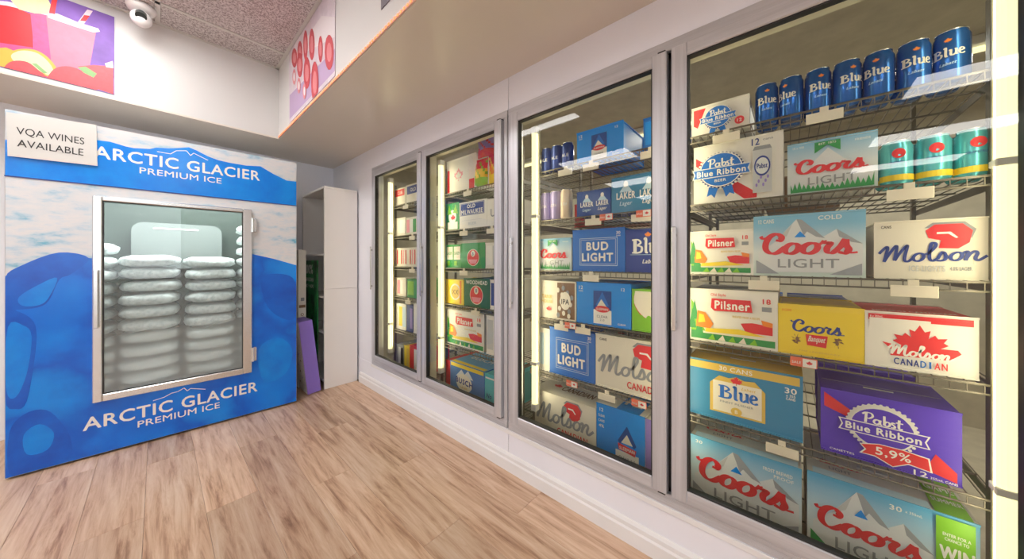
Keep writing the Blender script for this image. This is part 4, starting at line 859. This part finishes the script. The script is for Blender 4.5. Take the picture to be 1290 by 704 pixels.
# ------------------------------------------------------------------ ice freezer
FBL = Vector((-.514, 2.98, 0)); FBR = Vector((.726, 2.91, 0)); FU = (FBR-FBL).normalized(); FN = Vector((-FU.y, FU.x, 0)); FWD_W = (FBR-FBL).length; FH = 1.89; FD = .60
fz = empty('ice_freezer', FBL, 'blue and white glass-door freezer full of ice bags, printed ARCTIC GLACIER', 'freezer', rz=math.atan2(FU.y, FU.x))
def fuv(px, py): h_ = hit(px, py, FBL, FN); d = h_-FBL; return (d.dot(FU), d.z)
g0 = fuv(129.5, 253.4); g1 = fuv(306, 463); d0 = fuv(117, 247); d1 = fuv(317, 468)
GA0, GA1 = g0[0], g1[0]; GB1, GB0 = (g0[1]+fuv(306, 267.5)[1])/2, (g1[1]+fuv(129.5, 496)[1])/2
DA0, DA1 = d0[0], d1[0]; DB1, DB0 = (d0[1]+fuv(316, 264)[1])/2, (d1[1]+fuv(120, 507)[1])/2
M_ice = ramp_mat('ice_print', 'noise', 5, [(.34, (.16, .44, .60)), (.41, (.48, .62, .72)), (.47, (.66, .70, .74)), (.56, (.74, .73, .74)), (.66, (.58, .67, .76))], .25, detail=10, stretch=(1, 1, 2.6))
M_bprint = ramp_mat('blue_print', 'voronoi', 3.2, [(.0, (.0, .24, .88)), (.3, (.0, .18, .80)), (.45, (.0, .12, .66)), (.62, (.0, .26, .88))], .22)
M_bdark = ramp_mat('blue_print_dark', 'noise', 5, [(.3, (.0, .07, .52)), (.6, (.0, .13, .68))], .22)
M_blight = ramp_mat('blue_print_light', 'noise', 7, [(.3, (.0, .19, .80)), (.6, (.0, .27, .88))], .22)
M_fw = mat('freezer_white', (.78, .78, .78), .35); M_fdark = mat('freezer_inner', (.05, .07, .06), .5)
W_ = FWD_W
b = MB(); z0 = .012
b.box((0, 0, z0), (.03, FD, FH), M_fw).box((W_-.05, 0, z0), (W_, FD, FH), M_fw).box((0, FD-.04, z0), (W_, FD, FH), M_fw).box((0, 0, FH-.05), (W_, FD, FH), M_fw).box((0, 0, z0), (W_, FD, .16), M_fw)
b.box((0, -.0, z0), (GA0-.01, .045, FH), M_fw).box((GA1+.01, 0, z0), (W_, .045, FH), M_fw).box((0, 0, GB1+.01), (W_, .045, FH), M_fw).box((0, 0, z0), (W_, .045, GB0-.01), M_fw)
b.build('cabinet', fz)
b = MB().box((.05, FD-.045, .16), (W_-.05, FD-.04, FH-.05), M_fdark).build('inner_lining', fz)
A = Art(lambda a, b_, l: (a, -.00015*l-.0005, b_))
def ring(mt, a0, b0, a1, b1): # panel with the door opening left free
    A.layer = 1
    for q in ((a0, b0, GA0-.012, b1), (GA1+.012, b0, a1, b1), (GA0-.012, GB1+.012, GA1+.012, b1), (GA0-.012, b0, GA1+.012, GB0-.012)):
        A.mb('wrap').add([A.put(q[0], q[1], 2), A.put(q[2], q[1], 2), A.put(q[2], q[3], 2), A.put(q[0], q[3], 2)], [(0, 1, 2, 3)], mt)
HB = fuv(180, 239)[1]
ring(M_ice, .002, z0+.002, W_-.002, HB)
A.layer = 3
def FP(pts, m_, part='wrap', clip=True):
    pts = [tuple(v) for v in cat_rom(pts, True, 4)[:-1]]
    A.poly([(max(.002, min(W_-.002, a)), max(z0+.002, min(FH-.003, b_))) for a, b_ in (fuv(*p) for p in pts)], m_, part)
# lower blue field left and right and under the door
lb = [fuv(*p) for p in ((-60, 372), (0, 348), (28, 334), (74, 318), (113, 325))]
def poly_clip(pts, mt): A.poly([(max(.002, min(W_-.002, a)), max(z0+.002, b_)) for a, b_ in pts], mt, 'wrap')
poly_clip([(.002, z0)]+[(GA0-.012, z0), (GA0-.012, fuv(117, 326)[1])]+[lb[4], lb[3], lb[2], lb[1], (.002, lb[1][1]-.03)], M_bprint)
poly_clip([(GA1+.012, z0), (W_, z0), (W_, fuv(374, 334)[1]), (fuv(345, 330)[0], fuv(345, 326)[1]), (GA1+.012, fuv(312, 318)[1])], M_bprint)
poly_clip([(GA0-.012, z0), (GA1+.012, z0), (GA1+.012, GB0-.012), (GA0-.012, GB0-.012)], M_bprint)
FP([(6, 350), (28, 334), (74, 318), (112, 325), (90, 345), (75, 352), (62, 378), (48, 387), (20, 390), (6, 388)], M_bdark)
FP([(24, 374), (50, 358), (72, 350), (62, 374), (50, 384), (28, 385)], M_blight)
FP([(6, 392), (22, 392), (40, 402), (46, 418), (44, 450), (34, 505), (20, 515), (6, 500)], M_bdark); FP([(10, 412), (30, 410), (40, 424), (34, 470), (20, 500), (8, 490)], M_blight)
FP([(12, 545), (30, 522), (58, 516), (80, 535), (90, 556), (86, 578), (40, 592), (12, 596)], M_bdark); FP([(30, 548), (50, 534), (68, 545), (60, 566), (34, 572)], M_blight)
FP([(330, 350), (355, 345), (372, 356), (372, 400), (350, 398), (334, 380)], M_bdark); FP([(326, 440), (350, 425), (368, 440), (360, 470), (332, 480)], M_blight)
# header
A.layer = 14; A.rect(.002, HB, W_-.002, FH-.003, M_ice, 'header')
hp = [(0, 175), (30, 177), (60, 176), (123, 176.7), (139, 178.7), (159, 184.7), (169, 186.7), (189, 187.7), (197, 186), (214, 187), (238, 185.6), (248, 189.8), (262, 197), (275, 201.8), (289, 205), (310, 208.6), (328, 209.5), (344, 219), (361, 227.4), (374, 229)]
A.poly([(.002, HB)]+[(W_-.002, HB)]+[(max(.002, min(W_-.002, a)), b_) for a, b_ in (fuv(*p) for p in reversed(hp))], M_blight, 'header')
def two(pl, pr): a = fuv(*pl); c = fuv(*pr); return a, c
WH = C['white']
a, c = fuv(118, 203), fuv(327, 228); hh = fuv(140, 187)[1]-fuv(140, 202)[1]
A.text('ARCTIC GLACIER', (a[0]+c[0])/2, (fuv(149, 202.6)[1]+hh/2), hh, WH, w=c[0]-a[0], bold=.022, part='header_lettering')
a, c = fuv(176, 221), fuv(279, 231); A.text('PREMIUM ICE', (a[0]+c[0])/2, (fuv(176, 216.5)[1]+fuv(275, 225.5)[1])/2, hh*.55, WH, w=c[0]-a[0], bold=.01, part='header_lettering')
def squig(pts, th): 
    L = [Vector(fuv(*p)) for p in pts]; A.layer += 1
    for p, q in zip(L, L[1:]):
        d = (q-p).normalized(); n_ = Vector((-d.y, d.x))*th/2; A.mb('mountain_line').add([A.put(*(p+n_), A.layer), A.put(*(p-n_), A.layer), A.put(*(q-n_), A.layer), A.put(*(q+n_), A.layer)], [(0, 1, 2, 3)], WH)
squig([(198, 191), (215, 194), (222, 190), (235, 190), (240, 196), (244, 193), (262, 202)], .004)
a, c = fuv(105, 543), fuv(324, 492); hh = fuv(112.8, 525)[1]-fuv(112.8, 541)[1]
A.text('ARCTIC GLACIER', (a[0]+c[0])/2, (a[1]+c[1])/2+hh*.5, hh, WH, w=c[0]-a[0], bold=.022)
a, c = fuv(173.6, 538), fuv(276.7, 513.4); A.text('PREMIUM ICE', (a[0]+c[0])/2, (a[1]+c[1])/2+hh*.27, hh*.55, WH, w=c[0]-a[0], bold=.01)
squig([(193, 504.5), (207, 500), (216, 495), (224, 493), (232, 488.4), (236, 492), (240, 489), (259, 490)], .004)
A.finish(fz)
MB().box((0, -.004, HB-.004), (W_, .0, HB+.002), C['navy']).build('header_edge', fz)
dr = MB(); t_ = .022
dr.box((DA0, -t_, DB0), (GA0, -.002, DB1), M_steel, .004).box((GA1, -t_, DB0), (DA1, -.002, DB1), M_steel, .004).box((GA0, -t_, GB1), (GA1, -.002, DB1), M_steel, .004).box((GA0, -t_, DB0), (GA1, -.002, GB0), M_steel, .004)
dr = dr.build('freezer_door', fz)
g = MB(); e = .006
g.box((GA0, -.015, GB0), (GA0+e, -.004, GB1), M_gask).box((GA1-e, -.015, GB0), (GA1, -.004, GB1), M_gask).box((GA0, -.015, GB0), (GA1, -.004, GB0+e), M_gask).box((GA0, -.015, GB1-e), (GA1, -.004, GB1), M_gask); g.build('gasket', dr)
MB().add([(GA0+e, -.010, GB0+e), (GA1-e, -.010, GB0+e), (GA1-e, -.010, GB1-e), (GA0+e, -.010, GB1-e)], [(0, 1, 2, 3)], M_fglass).build('glass_pane', dr)
hz = fuv(118, 340)[1]; MB().box((DA0+.006, -.046, hz-.33), (DA0+.024, -.038, hz), M_steel, .003).box((DA0+.008, -.04, hz-.02), (DA0+.022, -t_, hz), M_steel).box((DA0+.008, -.04, hz-.33), (DA0+.022, -t_, hz-.31), M_steel).build('handle', dr)
for py in (284, 445): hz = fuv(320, py)[1]; MB().box((DA1-.004, -.028, hz-.05), (DA1+.026, -.001, hz+.05), M_steel, .004).rod((DA1+.004, -.03, hz-.05), (DA1+.004, -.03, hz+.05), .008, M_steel, 10).build('hinge', dr)
# evaporator cover with a white strip painted as its highlight, and freezer lamp
rr = .06; ex0, ex1, ez0, ez1 = GA0+.06, GA1-.09, 1.06, GB1-.07; pr_ = []
for cx_, cz_, a_ in ((ex1-rr, ez1-rr, 0), (ex0+rr, ez1-rr, 90), (ex0+rr, ez0+rr, 180), (ex1-rr, ez0+rr, 270)):
    for q_ in range(7): t_ = math.radians(a_+q_*15); pr_.append((cx_+rr*math.cos(t_), cz_+rr*math.sin(t_)))
n_ = len(pr_); ev = MB().add([(x, y, z) for y in (.48, FD-.05) for x, z in pr_], [tuple(range(n_))[::-1], tuple(range(n_, 2*n_))]+[(k, (k+1) % n_, n_+(k+1) % n_, n_+k) for k in range(n_)], mat('evaporator', (.17, .19, .185), .6)).build('evaporator_cover', fz)
MB().box(((ex0+ex1)/2-.13, .476, ez1-.045), ((ex0+ex1)/2+.10, .48, ez1-.035), C['white']).build('cover_highlight', ev)
lt = bpy.data.lights.new('freezer_lamp', 'AREA'); lt.shape = 'RECTANGLE'; lt.size = .9; lt.size_y = .06; lt.energy = 12; lt.color = (.93, 1, .97)
lo = bpy.data.objects.new('freezer_lamp', lt); COL.objects.link(lo); lo.parent = fz; lo.location = (W_/2, .10, FH-.07); lo.rotation_euler = (-.25, 0, 0)
# ice bags
M_bag = ramp_mat('ice_bag', 'noise', 38, [(.3, (.50, .56, .56)), (.5, (.74, .79, .78)), (.65, (.86, .89, .88))], .28, bump=.6, detail=3)
def bag_mesh(seed):
    bm = bmesh.new(); bmesh.ops.create_icosphere(bm, subdivisions=3, radius=1)
    for v in bm.verts:
        c = v.co; p = Vector((abs(c.x)**.6*math.copysign(1, c.x), abs(c.y)**.6*math.copysign(1, c.y), abs(c.z)**.75*math.copysign(1, c.z)))
        n_ = noise.noise(Vector((c.x*2.2+seed*3, c.y*2.2, c.z*2)))*.40+noise.noise(Vector((c.x*6+seed, c.y*6, c.z*5)))*.30
        v.co = Vector((p.x*.139*(1+n_*.15), p.y*.20*(1+n_*.2), p.z*.038*(1+n_*.4)))
    for ax, hf in ((0, .136), (1, .19), (2, .0405)):
        lo_ = min(v.co[ax] for v in bm.verts); hi_ = max(v.co[ax] for v in bm.verts)
        for v in bm.verts: v.co[ax] = (v.co[ax]-(lo_+hi_)/2)*2*hf/(hi_-lo_)
    me = bpy.data.meshes.new('ice_bag'); bm.to_mesh(me); bm.free(); me.materials.append(M_bag); me.shade_smooth(); return me
bms = [bag_mesh(k) for k in range(5)]
rotf = math.atan2(FU.y, FU.x)
col_x = [.195, .475, .76, 1.04]; tops = [13, 12, 12, 15]; cn = ['leftmost', 'second', 'third', 'rightmost']
for ci_, cx in enumerate(col_x):
    for k in range(tops[ci_]):
        o = bpy.data.objects.new('ice_bag', bms[(k*3+ci_) % 5]); COL.objects.link(o)
        lx = cx+random.uniform(-.005, .005); ly = .262+random.uniform(-.015, .015); lz = .206+k*.082+(.0 if ci_ != 1 else .01)
        p = FBL+FU*lx+FN*ly; o.location = (p.x, p.y, lz); o.rotation_euler = (random.uniform(-.012, .012), random.uniform(-.012, .012), rotf+random.uniform(-.02, .02)+(math.pi if k % 2 else 0)); o.scale = (1, 1, 1)
        tag(o, 'clear bag of ice, %s from the bottom, %s stack in freezer' % (['first', 'second', 'third', 'fourth', 'fifth', 'sixth', 'seventh', 'eighth', 'ninth', 'tenth', 'eleventh', 'twelfth', 'thirteenth', 'fourteenth', 'fifteenth'][k], cn[ci_]), 'ice bag', 'ice bags stacked in the freezer')
# paper sign on the freezer header
pts = [fuv(9, 142), fuv(122, 158), fuv(123.5, 209.5), fuv(11, 197)]
sg = empty('paper_sign', FBL-FN*.014, 'white paper sign reading VQA WINES AVAILABLE on the freezer header', 'sign', rz=rotf)
MB().add([(a, 0, b_) for a, b_ in pts]+[(a, .003, b_) for a, b_ in pts], [(3, 2, 1, 0), (4, 5, 6, 7), (0, 1, 5, 4), (1, 2, 6, 5), (2, 3, 7, 6), (3, 0, 4, 7)], mat('sign_paper', (.68, .67, .64), .6)).build('paper', sg)
MB().box((pts[1][0]-.03, .003, pts[1][1]-.03), (pts[1][0]-.01, .006, pts[1][1]-.01), C['white']).build('tape', sg)
A = Art(lambda a, b_, l: (a, -.0004*l, b_))
for s_, l_, r_ in (('VQA WINES', (22, 175), (107, 187)), ('AVAILABLE', (23, 188), (106, 200))):
    a, c = fuv(*l_), fuv(*r_); hh = .038
    # photo points l_, r_ sit on the middle of the line of type
    A.text(s_, (a[0]+c[0])/2, (fuv(l_[0], l_[1]-9)[1]+fuv(r_[0], r_[1]-6)[1])/2, hh, C['black'], w=c[0]-a[0], bold=-.008)
    # serifs
A.finish(sg)

# ------------------------------------------------------------------ bookcase and boards
bkx0, bkx1, bky0, bky1, bkh = .958, 1.235, 3.02, 3.64, 1.75
M_bk = mat('white_melamine', (.86, .83, .80), .4, noise_s=3, noise_a=.03)
t = empty('bookcase', (bkx0, bky0, 0), 'tall white open bookcase in the corner, its side towards the room', 'bookcase')
Wb, Lb = bkx1-bkx0, bky1-bky0
MB().box((0, 0, 0), (Wb, .018, .868), M_bk, .001).box((0, 0, .870), (Wb, .018, bkh-.001), M_bk, .001).build('side_panel', t)
MB().box((0, Lb-.018, 0), (Wb, Lb, bkh-.001), M_bk, .001).build('side_panel', t)
MB().box((0, 0, bkh), (Wb, Lb, bkh+.018), M_bk, .001).build('top_panel', t); MB().box((Wb-.006, .018, .0), (Wb, Lb-.018, bkh), M_bk).build('back_panel', t)
for z in (.06, .48, .79, 1.16): MB().box((0, .018, z), (Wb-.006, Lb-.018, z+.018), M_bk, .001).build('shelf', t)
g_ = empty('poster_board', (.935, 3.125, 0), 'green printed board reading 100% CANADIAN, standing against the open bookcase', 'poster board', rz=math.pi/2)
M_grn = ramp_mat('green_board', 'noise', 6, [(.40, (.005, .03, .01)), (.52, (.01, .20, .05)), (.7, (.02, .36, .09))], .35)
MB().box((0, -.008, 0), (.40, .0, 1.12), M_grn).build('board', g_)
# face points towards -x: local +x -> world +y, local -y -> world +x ; print sits on the +y local side
A = Art(lambda a, b_, l: (.40-a, .0004*l, b_))
A.text('100%', .17, 1.04, .085, C['white'], w=.22, bold=.03); A.text('CANADIAN', .18, .945, .035, C['white'], w=.24, bold=.03); A.text('MALT + HOPS', .18, .885, .03, C['white'], w=.24, bold=.03)
A.finish(g_)
wb = MB().box((0, 0, 0), (.058, .32, 1.215), mat('white_board', (.80, .78, .74), .5)).build('flat_carton', None, (.822, 3.24, 0)); tag(wb, 'narrow white flat carton standing upright between the freezer and bookcase', 'carton')
MB().box((.005, -.001, .70), (.053, 0, .725), C['brown']).build('print_mark', wb); 
B = Art(lambda a, b_, l: (a, -.0004*l, b_)); B.oval(.029, .64, .012, .012, C['brown']); B.oval(.029, .64, .007, .007, C['white']); B.rect(.018, .76, .045, .79, C['grey']); B.finish(wb)
pb = MB().box((0, 0, 0), (.10, .22, .615), mat('violet_card', (.26, .17, .62), .45), .002).build('leaning_carton', None, (.828, 3.0, .001)); pb.rotation_euler = (0, -.11, 0); tag(pb, 'violet flat carton leaning against the side of the ice freezer', 'carton')
B = Art(lambda a, b_, l: (-.0004*l, .22-a, b_)); B.rect(.002, .002, .218, .613, mat('speckled_card', (.72, .66, .64), .5, noise_s=50, noise_a=.3))
for k in range(9): B.oval(.05+.12*((k*5) % 7)/7, .08+.05*k, .012, .01, C['violet' if k % 2 else 'brown'], n=8)
B.finish(pb)
